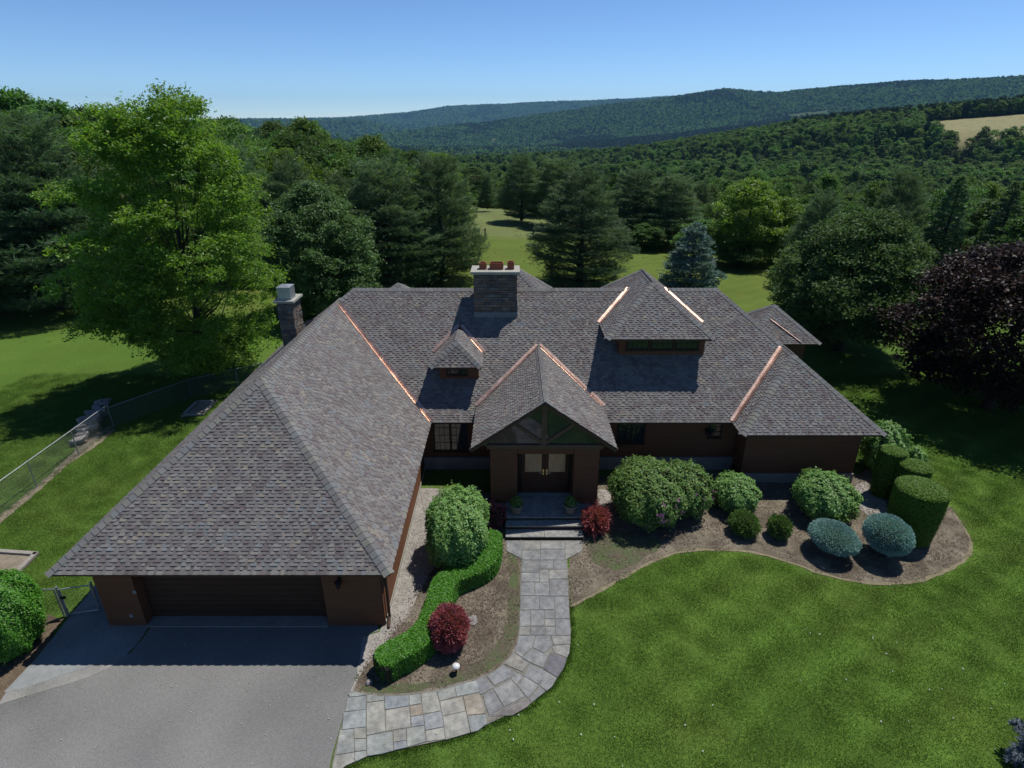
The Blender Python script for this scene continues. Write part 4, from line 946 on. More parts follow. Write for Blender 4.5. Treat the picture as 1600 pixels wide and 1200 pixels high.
mc_, mcl, _ = crown_mesh('maple_crown', 9.0, 5.2, 0.7, 8, M['leaf_maple'], nclus=420, per=230, leaf=0.10, w=0.5, shape='ovalcone', cr=0.12, flat=0.7, lumps=0.07, var=0.3, yel=0.1)
place('maple_tree', mc_, trunk_mesh('maple_trunk', 9.5, 0.3, mcl, 8, 16), 22.7, 38.6, 'dense round dark green maple behind the right end of the house')
pc_, pcl, _ = crown_mesh('purple_crown', 8.6, 5.4, 1.3, 12, M['leaf_purple'], nclus=240, per=340, leaf=0.105, w=0.5, shape='barrel', cr=0.15, flat=0.6, lumps=0.1, var=0.35, yel=0.25)
place('purple_maple', pc_, trunk_mesh('purple_trunk', 9, 0.26, pcl, 12, 18), 26.3, 29.4, 'dark purple-leaved maple on the lawn at the right edge')

PINE = [conifer_mesh('pine_crown_%d' % k, 11.0, 4.6, 0.5, 30+k, M['needle'], whorl=0.42, nb=8, tufts=125, tl=0.175, tw=0.075, up=0.3, prof=0.5, spread=0.85, blades=5, gap=0.2) for k in range(3)]
SPRUCE = [conifer_mesh('spruce_crown_%d' % k, 9.0, 2.9, 0.3, 40+k, M['needle'], whorl=0.36, nb=8, tufts=60, tl=0.17, tw=0.2, up=0.02, prof=0.85, spread=0.6, blades=2, droop=0.12) for k in range(2)]
BLUE = conifer_mesh('blue_spruce_crown', 5.8, 3.1, 0.15, 50, M['needle_tree'], whorl=0.33, nb=9, tufts=75, tl=0.17, tw=0.2, up=0.06, prof=0.75, spread=0.7, blades=2, droop=0.08)
def px_place(kind, px, py, htop, label, name='pine_tree', hproto=12.4, wpx=None, rproto=4.6, cat='pine', rz=0.0, group=None):
    x, y = G(px, py); _, zt = GY(px, htop, y); s = zt/hproto
    t = y*CT+CAMH*ST; sxy = (wpx/2*t/FPX)/rproto if wpx else s
    e = empty(name, (x, y, 0), label, cat, group, rz, sc=(sxy, sxy, s)); link('crown', kind[0], e); link('trunk', kind[1], e); return e
px_place(PINE[0], 100, 482, 168, 'big shaggy white pine at the left edge, brown trunk showing', wpx=270, rz=0.5)
px_place(PINE[1], -40, 500, 150, 'white pine cut by the left edge of the view, over the shaded lawn', wpx=280, rz=2.1)
px_place(PINE[2], 398, 436, 228, 'slim white pine with a bare leaning trunk, between oak and linden', wpx=140, rz=1.0)
px_place(PINE[0], 612, 452, 245, 'left of the twin white pines behind the left half of the main roof', wpx=195, rz=3.3)
px_place(PINE[1], 692, 438, 238, 'right of the twin white pines, at the left edge of the back lawn', wpx=150, rz=4.4)
px_place(PINE[2], 905, 446, 262, 'broad dark white pine alone on the back lawn, right of the stone chimney', wpx=180, rz=0.2)
px_place(BLUE, 1076, 452, 352, 'blue spruce on the back lawn behind the large dormer', name='blue_spruce', hproto=5.8, wpx=112, rproto=3.1, cat='spruce')
px_place(PINE[1], 762, 326, 272, 'small lone young pine in the meadow opening', wpx=26, rz=1.2)
px_place(PINE[2], 815, 343, 240, 'leftmost pine of the dark row along the right side of the meadow', wpx=85, rz=0.9)
px_place(PINE[0], 872, 348, 245, 'second pine of the dark row along the right side of the meadow', wpx=110, rz=2.9)
px_place(PINE[1], 990, 372, 262, 'pine right behind the lone back-lawn pine, at the meadow edge', wpx=125, rz=5.0)
px_place(PINE[0], 1045, 378, 270, 'pine at the meadow edge behind the blue spruce', wpx=115, rz=0.1)
px_place(PINE[2], 1265, 432, 300, 'dark pine left of the round maple at the right-hand wood edge', wpx=110, rz=2.2)
px_place(SPRUCE[0], 1452, 452, 275, 'bluish spruce rising behind the round maple, left of a darker one', name='spruce_tree', hproto=9, wpx=105, rproto=2.9, cat='spruce', rz=1.0)
px_place(SPRUCE[1], 1535, 450, 285, 'tall dark spruce above the purple maple near the right edge', name='spruce_tree', hproto=9, wpx=95, rproto=2.9, cat='spruce', rz=2.0)
px_place(PINE[1], 1380, 430, 262, 'pine peeking over the round maple from behind', wpx=105, rz=3.0)
near_spruce = conifer_mesh('near_spruce_crown', 3.6, 1.5, 0.1, 60, M['needle_silver'], whorl=0.2, nb=9, tufts=90, tl=0.07, tw=0.16, up=0.1, prof=0.8, spread=0.5, blades=4, droop=0.05)
x_, y_ = G(1668, 1235); place('silver_spruce', near_spruce[0], near_spruce[1], x_, y_, 'silvery spruce tips poking in at the lower right corner', 'spruce', z=0)

DEC = []
for k, (hh, R_, shp, mt) in enumerate(((11.5, 4.3, 'ovalcone', 'leaf_wood'), (12.5, 4.8, 'round', 'leaf_wood'), (10.5, 4.2, 'barrel', 'leaf_wood'), (13.5, 4.4, 'ovalcone', 'leaf_wood'))):
    c, cl, _ = crown_mesh('woodland_crown_%d' % k, hh, R_, 1.2, 70+k, M[mt], nclus=120, per=130, leaf=0.17, w=0.55, shape=shp, cr=0.2, flat=0.6, lumps=0.12, var=0.28, yel=0.12)
    DEC.append((c, trunk_mesh('woodland_trunk_%d' % k, hh, 0.22, cl, 70+k, 8), hh, R_))
BR_ = []
for k in range(2):
    c, cl, _ = crown_mesh('bright_crown_%d' % k, 10.5, 4.2, 0.6, 80+k, M['leaf_bright'], nclus=150, per=170, leaf=0.15, w=0.5, shape='barrel', cr=0.18, flat=0.6, lumps=0.12, var=0.28, yel=0.12)
    BR_.append((c, trunk_mesh('bright_trunk_%d' % k, 10.5, 0.2, cl, 80+k, 8)))
c, cl, _ = crown_mesh('bare_crown', 12, 3.8, 3, 90, M['leaf_dead'], nclus=60, per=90, leaf=0.2, w=0.25, shape='round', cr=0.26, flat=0.8, var=0.25)
DEAD = (c, trunk_mesh('bare_trunk', 12, 0.2, cl, 90, 14))
px_place(BR_[0], 1160, 412, 287, 'bright green broadleaf tree at the wood edge, taller of two', name='broadleaf_tree', hproto=10.5, wpx=100, rproto=4.2, cat='tree')
px_place(BR_[1], 1216, 408, 310, 'bright green broadleaf tree at the wood edge, lower and right of its twin', name='broadleaf_tree', hproto=10.5, wpx=78, rproto=4.2, cat='tree', rz=2)
px_place(BR_[0], 1590, 420, 300, 'light green broadleaf tree at the right edge above the purple maple', name='broadleaf_tree', hproto=10.5, wpx=95, rproto=4.2, cat='tree', rz=4)
px_place(BR_[1], 470, 400, 236, 'light green broadleaf tree peeking over the linden', name='broadleaf_tree', hproto=10.5, wpx=95, rproto=4.2, cat='tree', rz=1)
px_place(DEC[1], 1152, 418, 376, 'low pale round bush at the foot of the bright wood-edge trees', name='wild_bush', hproto=12.5, wpx=66, rproto=4.8, cat='bush', rz=3)

for k, (px, py, ht, wd, lb) in enumerate(((1092, 402, 345, 80, 'broad dark bush behind the blue spruce, at the meadow edge'), (945, 366, 325, 70, 'dark bushy tree filling the gap behind the lone back-lawn pine'), (1012, 386, 350, 60, 'low bush at the foot of the meadow-edge pines, left of the blue spruce'), (735, 300, 262, 70, 'pale leafy thicket at the far end of the meadow'), (708, 330, 285, 60, 'bushy tree between the twin pines and the meadow'), (1245, 450, 385, 60, 'low dark bush in front of the wood, left of the round maple'), (840, 330, 268, 70, 'leafy tree between the two leftmost pines of the meadow row'))):
    px_place(DEC[k % 4], px, py, ht, lb, name='wild_bush', hproto=(11.5, 12.5, 10.5, 13.5)[k % 4], wpx=wd, rproto=4.4, cat='bush', rz=k)

# the wood, tree by tree for the nearest, one mass behind
clear = [G(*p) for p in [(200, 640), (-600, 640), (-600, 500), (60, 470), (300, 452), (380, 438), (560, 455), (640, 440), (700, 425), (706, 360), (710, 318), (716, 293), (800, 293), (870, 318), (900, 352), (1010, 374), (1100, 395), (1140, 412), (1200, 425), (1235, 455), (1420, 455), (1700, 520), (2200, 640)]]
def inside(x, y, P):
    ins = False
    for (ax, ay), (bx, by) in zip(P, P[1:]+P[:1]):
        if (ay > y) != (by > y) and x < (bx-ax)*(y-ay)/(by-ay)+ax: ins = not ins
    return ins
CL = clear + [(40, 5), (-40, 5)]
rf = random.Random(77); pts = []
def azpx(x, y): return 800+1011*math.tan(math.atan2(x, y))
tries = 0
cellsz = {}
def far_enough(x, y, d):
    k = (int(x//7), int(y//7))
    for i in (-1, 0, 1):
        for j in (-1, 0, 1):
            for q in cellsz.get((k[0]+i, k[1]+j), ()):
                if math.dist(q, (x, y)) < d: return False
    cellsz.setdefault(k, []).append((x, y)); return True
for o in list(bpy.data.objects):
    if o.get('category') in ('pine', 'spruce', 'tree'): cellsz.setdefault((int(o.location.x//7), int(o.location.y//7)), []).append((o.location.x, o.location.y))
while tries < 70000 and len(pts) < 3200:
    tries += 1
    a = rf.uniform(-0.80, 0.80); r = math.sqrt(rf.uniform(48**2, 420**2)); x, y = r*math.sin(a), r*math.cos(a)
    if inside(x, y, CL): continue
    px = azpx(x, y)
    if in_field(np.array([px]), np.array([r]))[0]: continue
    if far_enough(x, y, 4.2 if r < 200 else 5.0): pts.append((r, x, y, px))
pts.sort()
GRP_L = 'broadleaf trees of the surrounding wood'; GRP_P = 'pines of the surrounding wood'
stuff_pts = []
nind = 0
def zone_kind(px, r):
    q = rf.random()
    if px < 250: return 'P' if q < (0.5 if r < 85 else 0.12) else 'D'
    if px < 760: return 'X' if (640 < px < 740 and 150 < r < 230 and q < 0.75) else ('P' if q < 0.3 else 'D')
    if px < 1080: return 'P' if q < 0.5 and r < 190 else 'D'
    if r < 110: return 'P' if q < 0.45 else 'D'
    return 'P' if q < 0.2 else 'D'
occl = 0
for r, x, y, px in pts:
    z = float(terrain_z(x, y)); kd = zone_kind(px, r)
    s = rf.uniform(0.82, 1.08)*float(np.interp(px, [-50, 150, 300, 470, 600, 700, 760, 1000, 1200, 1700], [1.24, 1.20, 1.08, 1.06, 0.94, 0.78, 0.62, 0.60, 0.68, 0.80]))
    if r < 75: s *= 0.92
    # the photograph shows a level tree line: keep the tops near it
    if nind < 285:
        nind += 1
        reg = 'at the left edge behind the oak' if px < 300 else 'between oak and meadow, behind the twin pines' if px < 740 else 'beyond the meadow, behind the stone chimney' if px < 1090 else 'right of the back lawn, behind the round maple'
        GRP_L = 'broadleaf trees of the wood '+reg; GRP_P = 'conifers of the wood '+reg
        if kd == 'D':
            c = rf.choice(DEC); place('broadleaf_tree', c[0], c[1], x, y, 'green broadleaf tree in the wood '+reg, 'tree', GRP_L, s, rf.uniform(0, 6.3), z)
        elif kd == 'X': place('bare_tree', DEAD[0], DEAD[1], x, y, 'brown thinly leaved tree in the wood left of the meadow', 'tree', 'bare brown trees in the wood', s, rf.uniform(0, 6.3), z)
        else:
            c = PINE[rf.randrange(3)] if rf.random() < 0.75 else SPRUCE[rf.randrange(2)]; place('pine_tree', c[0], c[1], x, y, 'dark green conifer in the wood '+reg, 'pine', GRP_P, s*0.92, rf.uniform(0, 6.3), z)
    else: stuff_pts.append((x, y, z, s, rf.uniform(0, 6.3), {'D': rf.randrange(4), 'P': 4+rf.randrange(2), 'X': 6}[kd]))
print('wood', len(pts), 'individual', nind)

# low-detail trees for the mass behind
LOD = []
for k, (hh, R_, shp) in enumerate(((11.5, 4.5, 'ovalcone'), (12, 5.0, 'round'), (10.5, 4.4, 'barrel'), (13, 4.4, 'ovalcone'))):
    me, _, _ = crown_mesh('mass_crown_%d' % k, hh, R_, 0.6, 110+k, M['leaf_wood'], nclus=40, per=50, leaf=0.42, w=0.6, shape=shp, cr=0.27, flat=0.65, lumps=0.1, var=0.25)
    LOD.append(me)
for k in range(2): LOD.append(conifer_mesh('mass_pine_%d' % k, 12.0, 3.9, 0.6, 120+k, M['needle_dark'], whorl=1.0, nb=6, tufts=22, tl=0.45, tw=0.2, up=0.2, prof=0.7, spread=0.6, blades=2)[0])
LOD.append(crown_mesh('mass_bare', 12, 4, 2, 125, M['leaf_dead'], nclus=24, per=30, leaf=0.5, w=0.3, cr=0.33)[0])
FAR = []
for k in range(3):
    me, _, _ = crown_mesh('far_crown_%d' % k, 13, 5.6, 0.0, 130+k, M['canopy'], nclus=7, per=9, leaf=2.6, w=0.75, shape='round', cr=0.5, flat=0.7, var=0.3)
    FAR.append(me)
me = conifer_mesh('far_pine', 16, 5.0, 0.0, 140, M['needle_dark'], whorl=2.6, nb=5, tufts=5, tl=2.4, tw=0.5, up=0.1, prof=0.8, blades=1, gap=0.1)[0]; FAR.append(me)

def scatter(name, P, protos, label=None, mat=None):
    """P rows: x, y, z, scale, rotation, index -> one object whose geometry nodes set a tree on each point"""
    P = np.asarray(P, np.float32); me = bpy.data.meshes.new(name); me.vertices.add(len(P)); me.vertices.foreach_set('co', P[:, :3].ravel().copy())
    for nm, k, t in (('sc', 3, 'FLOAT'), ('rot', 4, 'FLOAT'), ('idx', 5, 'INT')):
        a = me.attributes.new(nm, t, 'POINT'); a.data.foreach_set('value', P[:, k].astype(np.int32 if t == 'INT' else np.float32).copy())
    me.update(); o = link(name, me); o['kind'] = 'stuff'
    ng = bpy.data.node_groups.new(name+'_nodes', 'GeometryNodeTree'); ng.interface.new_socket('Geometry', in_out='INPUT', socket_type='NodeSocketGeometry'); ng.interface.new_socket('Geometry', in_out='OUTPUT', socket_type='NodeSocketGeometry')
    gi, go = ng.nodes.new('NodeGroupInput'), ng.nodes.new('NodeGroupOutput'); iop = ng.nodes.new('GeometryNodeInstanceOnPoints'); gti = ng.nodes.new('GeometryNodeJoinGeometry')
    for pme in reversed(protos):
        ob = bpy.data.objects.new(pme.name+'_source', pme); oi = ng.nodes.new('GeometryNodeObjectInfo'); oi.inputs['Object'].default_value = ob; oi.inputs['As Instance'].default_value = True
        ng.links.new(oi.outputs['Geometry'], gti.inputs[0])
    def attr(nm, t):
        n = ng.nodes.new('GeometryNodeInputNamedAttribute'); n.data_type = t; n.inputs['Name'].default_value = nm; return n.outputs[0]
    iop.inputs['Pick Instance'].default_value = True
    ng.links.new(gi.outputs[0], iop.inputs['Points']); ng.links.new(gti.outputs[0], iop.inputs['Instance']); ng.links.new(attr('idx', 'INT'), iop.inputs['Instance Index'])
    cx = ng.nodes.new('ShaderNodeCombineXYZ'); ng.links.new(attr('rot', 'FLOAT'), cx.inputs['Z']); ng.links.new(cx.outputs[0], iop.inputs['Rotation']); ng.links.new(attr('sc', 'FLOAT'), iop.inputs['Scale'])
    ng.links.new(iop.outputs[0], go.inputs[0]); md = o.modifiers.new('scatter', 'NODES'); md.node_group = ng
    if label: o['label'] = label
    return o
tag(scatter('woodland', stuff_pts, [d[0] for d in DEC]+[PINE[0][0], PINE[2][0], DEAD[0]]), 'mass of the wood beyond the nearest trees', 'woodland')
def ring_points(r0, r1, a0, a1, area, smin, smax, nproto, pine_idx, seed, pinefrac=0.2, zoff=0):
    rg = np.random.default_rng(seed); n = int((a1-a0)/2*(r1*r1-r0*r0)/area)
    r = np.sqrt(rg.uniform(r0*r0, r1*r1, n)); a = rg.uniform(a0, a1, n); X, Y = r*np.sin(a), r*np.cos(a); px = 800+1011*np.tan(a)
    patchy = fbm(X/140, Y/140, 31) ; k = ~in_field(px, r); spur = (r > 2480) & (r < 3080) & (px > 880) & (px < 1330); pinefrac = np.where(spur, 1.6, pinefrac)
    idx = rg.integers(0, nproto, n); dark = (rg.uniform(0, 1, n) < np.where(patchy > 0.35, pinefrac*2.2, pinefrac*0.6)); idx = np.where(dark, pine_idx, idx)
    P = np.stack([X, Y, terrain_z(X, Y)-zoff, rg.uniform(smin, smax, n), rg.uniform(0, 6.28, n), idx], 1)
    return P[k]
A0, A1 = -0.78, 0.76
tag(scatter('mid_woodland', ring_points(420, 1050, A0, A1, 40, 0.7, 1.15, 4, 4, 5, 0.22), LOD), 'wooded slope falling and rising past the clearing', 'woodland')
# dark conifer band behind the hay field
rgb = np.random.default_rng(9); n = 900; pxs = rgb.uniform(1240, 1800, n); rr_ = rgb.uniform(745, 790, n); az_ = np.arctan((pxs-800)/1011); bx, by = rr_*np.sin(az_), rr_*np.cos(az_)
tag(scatter('conifer_belt', np.stack([bx, by, terrain_z(bx, by), rgb.uniform(0.9, 1.3, n), rgb.uniform(0, 6, n), np.full(n, 5)], 1), LOD), 'dark belt of conifers above the hay field', 'woodland')
fp = np.vstack([ring_points(1650, 2450, -0.2, 0.45, 110, 0.7, 1.0, 3, 3, 6, 0.3), ring_points(2450, 4350, -0.35, A1, 105, 0.75, 1.15, 3, 3, 7, 0.25, 1)])
tag(scatter('hill_forest', fp, FAR), 'forest covering the near hills across the valley', 'woodland')
tag(scatter('distant_forest', ring_points(4700, 8800, -0.5, 0.35, 420, 1.2, 1.8, 3, 3, 8, 0.2, 4), FAR), 'forest covering the far blue hills', 'woodland')

# mast on the far ridge, posts at the meadow edge, far farm houses
az = math.atan((942-800)/1011); r = 4250; mx_, my_ = r*math.sin(az), r*math.cos(az); zz = float(terrain_z(mx_, my_))
mb = MB(); mb.tube([(0, 0, 0), (0, 0, 62)], [1.2, 0.7], 6); mb.tube([(0, 0, 30), (1.5, 0, 30.5)], 0.5, 5); o = mb.build('radio_mast', M['grey_plate'], loc=(mx_, my_, zz)); tag(o, 'thin radio mast on the crest of the far ridge', 'mast')
for px, py, lb in ((758, 371, 'dark wooden post where lawn meets meadow, left of two'), (833, 373, 'dark wooden post where lawn meets meadow, right of two')):
    x, y = G(px, py); mb = MB(); mb.tube([(0, 0, -0.1), (0.02, 0, 1.25)], 0.09, 7); mb.box(-0.14, -0.05, 0.95, 0.14, 0.05, 1.05); tag(mb.build('fence_post', M['bark'], loc=(x, y, 0)), lb, 'post')
for k, (px, lb) in enumerate(((845, 'tiny white house far down in the valley, left of two'), (861, 'tiny white house far down in the valley, right of two'))):
    az = math.atan((px-800)/1011); r = 1640; x, y = r*math.sin(az), r*math.cos(az); zz = float(terrain_z(x, y))
    e = empty('farmhouse', (x, y, zz), lb, 'house'); mb = MB(); mb.box(-4.5, -3, 0, 4.5, 3, 9); mb.build('wall', M['white'], e)
    mb = MB(); mb.poly([(-5, -3.5, 9), (5, -3.5, 9), (5, 0, 12), (-5, 0, 12)]); mb.poly([(5, 3.5, 9), (-5, 3.5, 9), (-5, 0, 12), (5, 0, 12)]); mb.poly([(-5, -3.5, 9), (-5, 0, 12), (-5, 3.5, 9)]); mb.poly([(5, -3.5, 9), (5, 3.5, 9), (5, 0, 12)]); mb.build('roof', M['grey_plate'], e)

# ------------------------------------------------------------------ shrubs
def ell_core(mb, rx, ry, rz, cz, n=12, m=8):
    mb_pts = []
    for i in range(m+1):
        th = math.pi*i/m
        for j in range(n):
            ph = 2*math.pi*j/n; mb_pts.append((rx*math.sin(th)*math.cos(ph), ry*math.sin(th)*math.sin(ph), cz+rz*math.cos(th)))
    b = len(mb.v); mb.v += mb_pts
    for i in range(m):
        for j in range(n):
            j2 = (j+1) % n; mb.f.append((b+i*n+j, b+(i+1)*n+j, b+(i+1)*n+j2, b+i*n+j2)); mb.c.append(None)
def shrub(name, box, label, mat, leaf=0.045, n=9000, cat='shrub', lift=0.0, w=0.5, lumps=0.05, lump_k=5, var=0.25, yel=0.1, seed=1, spiky=0.0, power=2.0, flat_=1.0, lean=None, flowers=0, tall=1.0, dy=1.15):
    xl, xr, yt, yb = box; q_ = leaf*26; xl += q_; xr -= q_; yt += q_; yb -= q_*0.5; xc, yc = (xl+xr)/2, (yt+yb)/2
    a, b, d = ray(xc, yc); t = (CAMH-0.6)/-d; rx = (xr-xl)/2*t/FPX*0.9; rz = rx*0.8; X, Y = a*t, b*t
    SPH = unit(np.random.default_rng(1), 700)
    for _ in range(14):   # size and place the shrub so that its outline fills the patch it fills in the photograph
        ry = rx*dy; cz_ = rz+lift; Q = SPH*np.array([rx, ry, rz])+np.array([X, Y, cz_]); fw = Q[:, 1]*CT+(CAMH-Q[:, 2])*ST
        qx = 800+FPX*Q[:, 0]/fw; qy = 600-FPX*(Q[:, 1]*ST-(CAMH-Q[:, 2])*CT)/fw; sc_ = fw.mean()/FPX
        rx *= ((xr-xl)/(qx.max()-qx.min()))**0.8; rz *= ((yb-yt)/(qy.max()-qy.min()))**1.0; rz = min(max(rz, 0.42*rx), 1.5*rx)
        X += (xc-(qx.max()+qx.min())/2)*sc_; Y += -(yc-(qy.max()+qy.min())/2)*sc_*1.15
    ry = rx*dy
    rg = np.random.default_rng(seed)
    e = empty(name, (X, Y, 0), label, cat)
    D = unit(rg, n); D[:, 2] = np.where(rg.uniform(0, 1, n) < 0.25, np.abs(D[:, 2]), D[:, 2])
    P4 = np.abs(D)**power; rad = 1/np.power(P4.sum(1), 1/power); tuf = np.sin(9*D[:, 0]*rx/0.5+seed)*np.sin(9*D[:, 1]*rx/0.5+2*seed)*np.sin(9*D[:, 2]+3*seed)
    az_ = np.arctan2(D[:, 1], D[:, 0]); el_ = np.arcsin(np.clip(D[:, 2], -1, 1))
    lob = 1+lumps*np.sin(lump_k*az_+seed)*np.cos(3*el_+seed)+lumps*0.8*np.sin((lump_k+3)*az_+4*el_+2*seed)+lumps*0.6*rg.normal(size=n)*0.4+lumps*0.9*tuf
    dep = rg.uniform(0.88, 1.03, n)
    if not spiky: dep = dep+np.where(rg.uniform(0, 1, n) < 0.035, rg.uniform(0.02, 0.13, n), 0)
    P = D*(rad*lob*dep)[:, None]*np.array([rx, ry, rz])+np.array([0, 0, rz+lift])
    keep = P[:, 2] > 0.03
    Nn = D/np.array([rx, ry, rz]); Nn /= np.linalg.norm(Nn, axis=1, keepdims=True); Nn = Nn*0.9+np.array([0, 0, 0.5])+rg.normal(size=(n, 3))*0.38
    P, Nn, D = P[keep], Nn[keep], D[keep]
    td = (D+np.array([0, 0, 0.3])+rg.normal(size=D.shape)*0.35) if spiky else None
    if spiky: Nn = np.cross(td, rg.normal(size=td.shape)); P = P+D*spiky*rg.uniform(-0.5, 1, (len(P), 1))
    V, F = diamonds(P, Nn, leaf, w, rg, td); link('foliage', np_mesh(name+'_foliage', V, F, mat, leaf_cols(len(P), rg, var, yel)), e)
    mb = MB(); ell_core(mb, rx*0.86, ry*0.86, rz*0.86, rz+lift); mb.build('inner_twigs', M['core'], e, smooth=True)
    mb = MB()
    for k in range(5): q = 2*math.pi*k/5; mb.tube([(0.12*math.cos(q), 0.12*math.sin(q), -0.05), (0.25*rx*math.cos(q), 0.25*rx*math.sin(q), lift+rz*0.6)], [0.035, 0.02], 6)
    mb.build('stem', M['bark'], e)
    if flowers:
        fl = unit(rg, flowers); fl[:, 1] = -np.abs(fl[:, 1]); fl[:, 2] = fl[:, 2]*0.45; fl[:, 0] = np.abs(fl[:, 0])*0.8-0.15; fl /= np.linalg.norm(fl, axis=1, keepdims=True)
        Cc = fl*np.array([rx, ry, rz])*1.02+np.array([0, 0, rz+lift]); Cc = np.repeat(Cc, 10, 0)+rg.normal(size=(flowers*10, 3))*0.045
        V, F = diamonds(Cc, np.repeat(fl, 10, 0)+rg.normal(size=(flowers*10, 3))*0.5, 0.035, 0.7, rg); fo_ = link('flowers', np_mesh('flowers', V, F, M['flower'], leaf_cols(len(Cc), rg, 0.25, 0.05)), e); fo_['kind'] = 'stuff'
    return e
shrub('leafy_shrub', (667, 762, 764, 884), 'bright yellow-green clipped shrub beside the gravel and snaking hedge', M['shrub_yellow'], 0.05, 20000, seed=2, lumps=0.06, power=2.6, var=0.3, yel=0.15, dy=1.35)
shrub('barberry', (671, 732, 944, 1018), 'round crimson barberry ball on the bed by the hedge', M['red'], 0.05, 9000, seed=3, spiky=0.05, w=0.3, var=0.35, yel=0.2)
shrub('red_maple_shrub', (913, 948, 793, 834), 'small feathery red shrub right of the entrance steps', M['redbright'], 0.06, 4200, seed=4, spiky=0.14, w=0.3, lumps=0.28, lump_k=7, var=0.35)
shrub('dark_red_shrub', (752, 792, 786, 824), 'small dark red shrub in shade left of the entrance steps', M['red'], 0.045, 2200, seed=5, spiky=0.08, w=0.28, lumps=0.15)
shrub('rhododendron', (952, 1075, 714, 824), 'large rhododendron with pink blooms right of the steps', M['rhodo'], 0.06, 15000, seed=6, lumps=0.07, var=0.35, yel=0.15, flowers=26, w=0.42)
shrub('rhododendron', (1026, 1114, 720, 808), 'smaller rhododendron leaning on the large pink-flowering one', M['rhodo'], 0.06, 8000, seed=7, lumps=0.08, var=0.4, yel=0.3, flowers=5, w=0.42)
shrub('round_shrub', (1112, 1188, 737, 802), 'round bright clipped shrub just right of the rhododendrons', M['shrub_green'], 0.05, 9000, seed=8, lumps=0.065)
shrub('low_shrub', (1139, 1188, 797, 840), 'low feathery green shrub in front of the round clipped shrub', M['rhodo'], 0.045, 4500, seed=9, spiky=0.05, w=0.3, lumps=0.06)
shrub('low_shrub', (1199, 1238, 804, 843), 'smallest green shrub in the bed, left of the blue globe spruces', M['rhodo'], 0.045, 3500, seed=10, spiky=0.05, w=0.3, lumps=0.06)
shrub('round_shrub', (1239, 1344, 734, 818), 'largest round clipped shrub in front of the right wing', M['shrub_green'], 0.052, 13000, seed=11, lumps=0.07, var=0.35, yel=0.16)
shrub('globe_spruce', (1264, 1344, 811, 868), 'left of the two flattened blue globe spruces in the bed', M['needle_blue'], 0.032, 17000, 'shrub', lift=0.34, seed=12, spiky=0.015, w=0.35, lumps=0.02, power=2.2)
shrub('globe_spruce', (1349, 1428, 803, 868), 'right of the two flattened blue globe spruces, near the drum-shaped yew', M['needle_blue'], 0.032, 17000, 'shrub', lift=0.34, seed=13, spiky=0.015, w=0.35, lumps=0.02, power=2.2)
shrub('leafy_shrub', (1343, 1420, 660, 738), 'loose leafy shrub behind the corner of the right wing', M['shrub_green'], 0.06, 9000, seed=14, lumps=0.12, var=0.3)
shrub('yellow_groundcover', (1408, 1448, 694, 745), 'low lime-green plant between the clipped yews', M['shrub_yellow'], 0.05, 3500, seed=15, lumps=0.15)
shrub('arborvitae', (-70, 66, 893, 1032), 'rounded bright evergreen cut by the left edge beside the gate', M['hedge'], 0.036, 52000, seed=16, lumps=0.05, power=2.4, var=0.3)

def drum(name, top_box, bot_px, label, seed, n=16000, taper=0.8):
    n = int(n*1.6)
    xl, xr, yt, yb = top_box; xb, ybt = bot_px
    X, Y = G(xb, ybt); yc = (yt+yb)/2; _, zt = GY((xl+xr)/2, yc, Y); X = G((xl+xr)/2, yc, zt)[0]; Y = G((xl+xr)/2, yc, zt)[1]
    t = Y*CT+(CAMH-zt)*ST; an = X/t; R = ((xr-xl)/2*t/FPX)/math.sqrt(1+an*an)*0.96; rg = np.random.default_rng(seed); e = empty(name, (X, Y, 0), label, 'topiary')
    nt_ = int(n*0.42); a = rg.uniform(0, 2*np.pi, nt_); r = R*np.sqrt(rg.uniform(0, 1, nt_)); Pt = np.stack([r*np.cos(a), r*np.sin(a), zt-0.12*(r/R)**4*R+rg.normal(size=nt_)*0.012], 1); Nt = np.tile([0, 0, 1.0], (nt_, 1))
    ns = n-nt_; a = rg.uniform(0, 2*np.pi, ns); u = rg.uniform(0, 1, ns); rr = R*(taper+(1-taper)*np.minimum(1, u*1.5))*(1-0.06*np.clip((u-0.92)/0.08, 0, 1)); Ps = np.stack([rr*np.cos(a), rr*np.sin(a), 0.05+u*(zt-0.08)], 1)*np.array([1, 1, 1]); Ns = np.stack([np.cos(a), np.sin(a), 0*a+0.1], 1)
    P = np.vstack([Pt, Ps]); Nn = np.vstack([Nt, Ns]); P = P+Nn*rg.normal(size=(n, 1))*0.015; td = Nn+rg.normal(size=(n, 3))*0.6
    V, F = diamonds(P, np.cross(td, rg.normal(size=td.shape))*0.4+Nn*1.1, 0.03, 0.45, rg); link('foliage', np_mesh('foliage', V, F, M['yew'], leaf_cols(n, rg, 0.35, 0.15)), e)
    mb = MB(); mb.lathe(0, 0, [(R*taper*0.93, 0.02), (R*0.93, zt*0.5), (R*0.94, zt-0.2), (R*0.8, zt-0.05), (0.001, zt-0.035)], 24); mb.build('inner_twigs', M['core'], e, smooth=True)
drum('clipped_yew', (1373, 1420, 689, 716), (1386, 772), 'tall narrow drum-shaped yew nearest the house corner', 21, 13000, 0.82)
drum('clipped_yew', (1404, 1461, 710, 742), (1424, 790), 'middle flat-topped yew, half hidden behind the biggest', 22, 12000, 0.85)
drum('clipped_yew', (1396, 1489, 737, 783), (1440, 838), 'biggest drum-shaped yew with a tapered foot at the bed end', 23, 26000, 0.86)

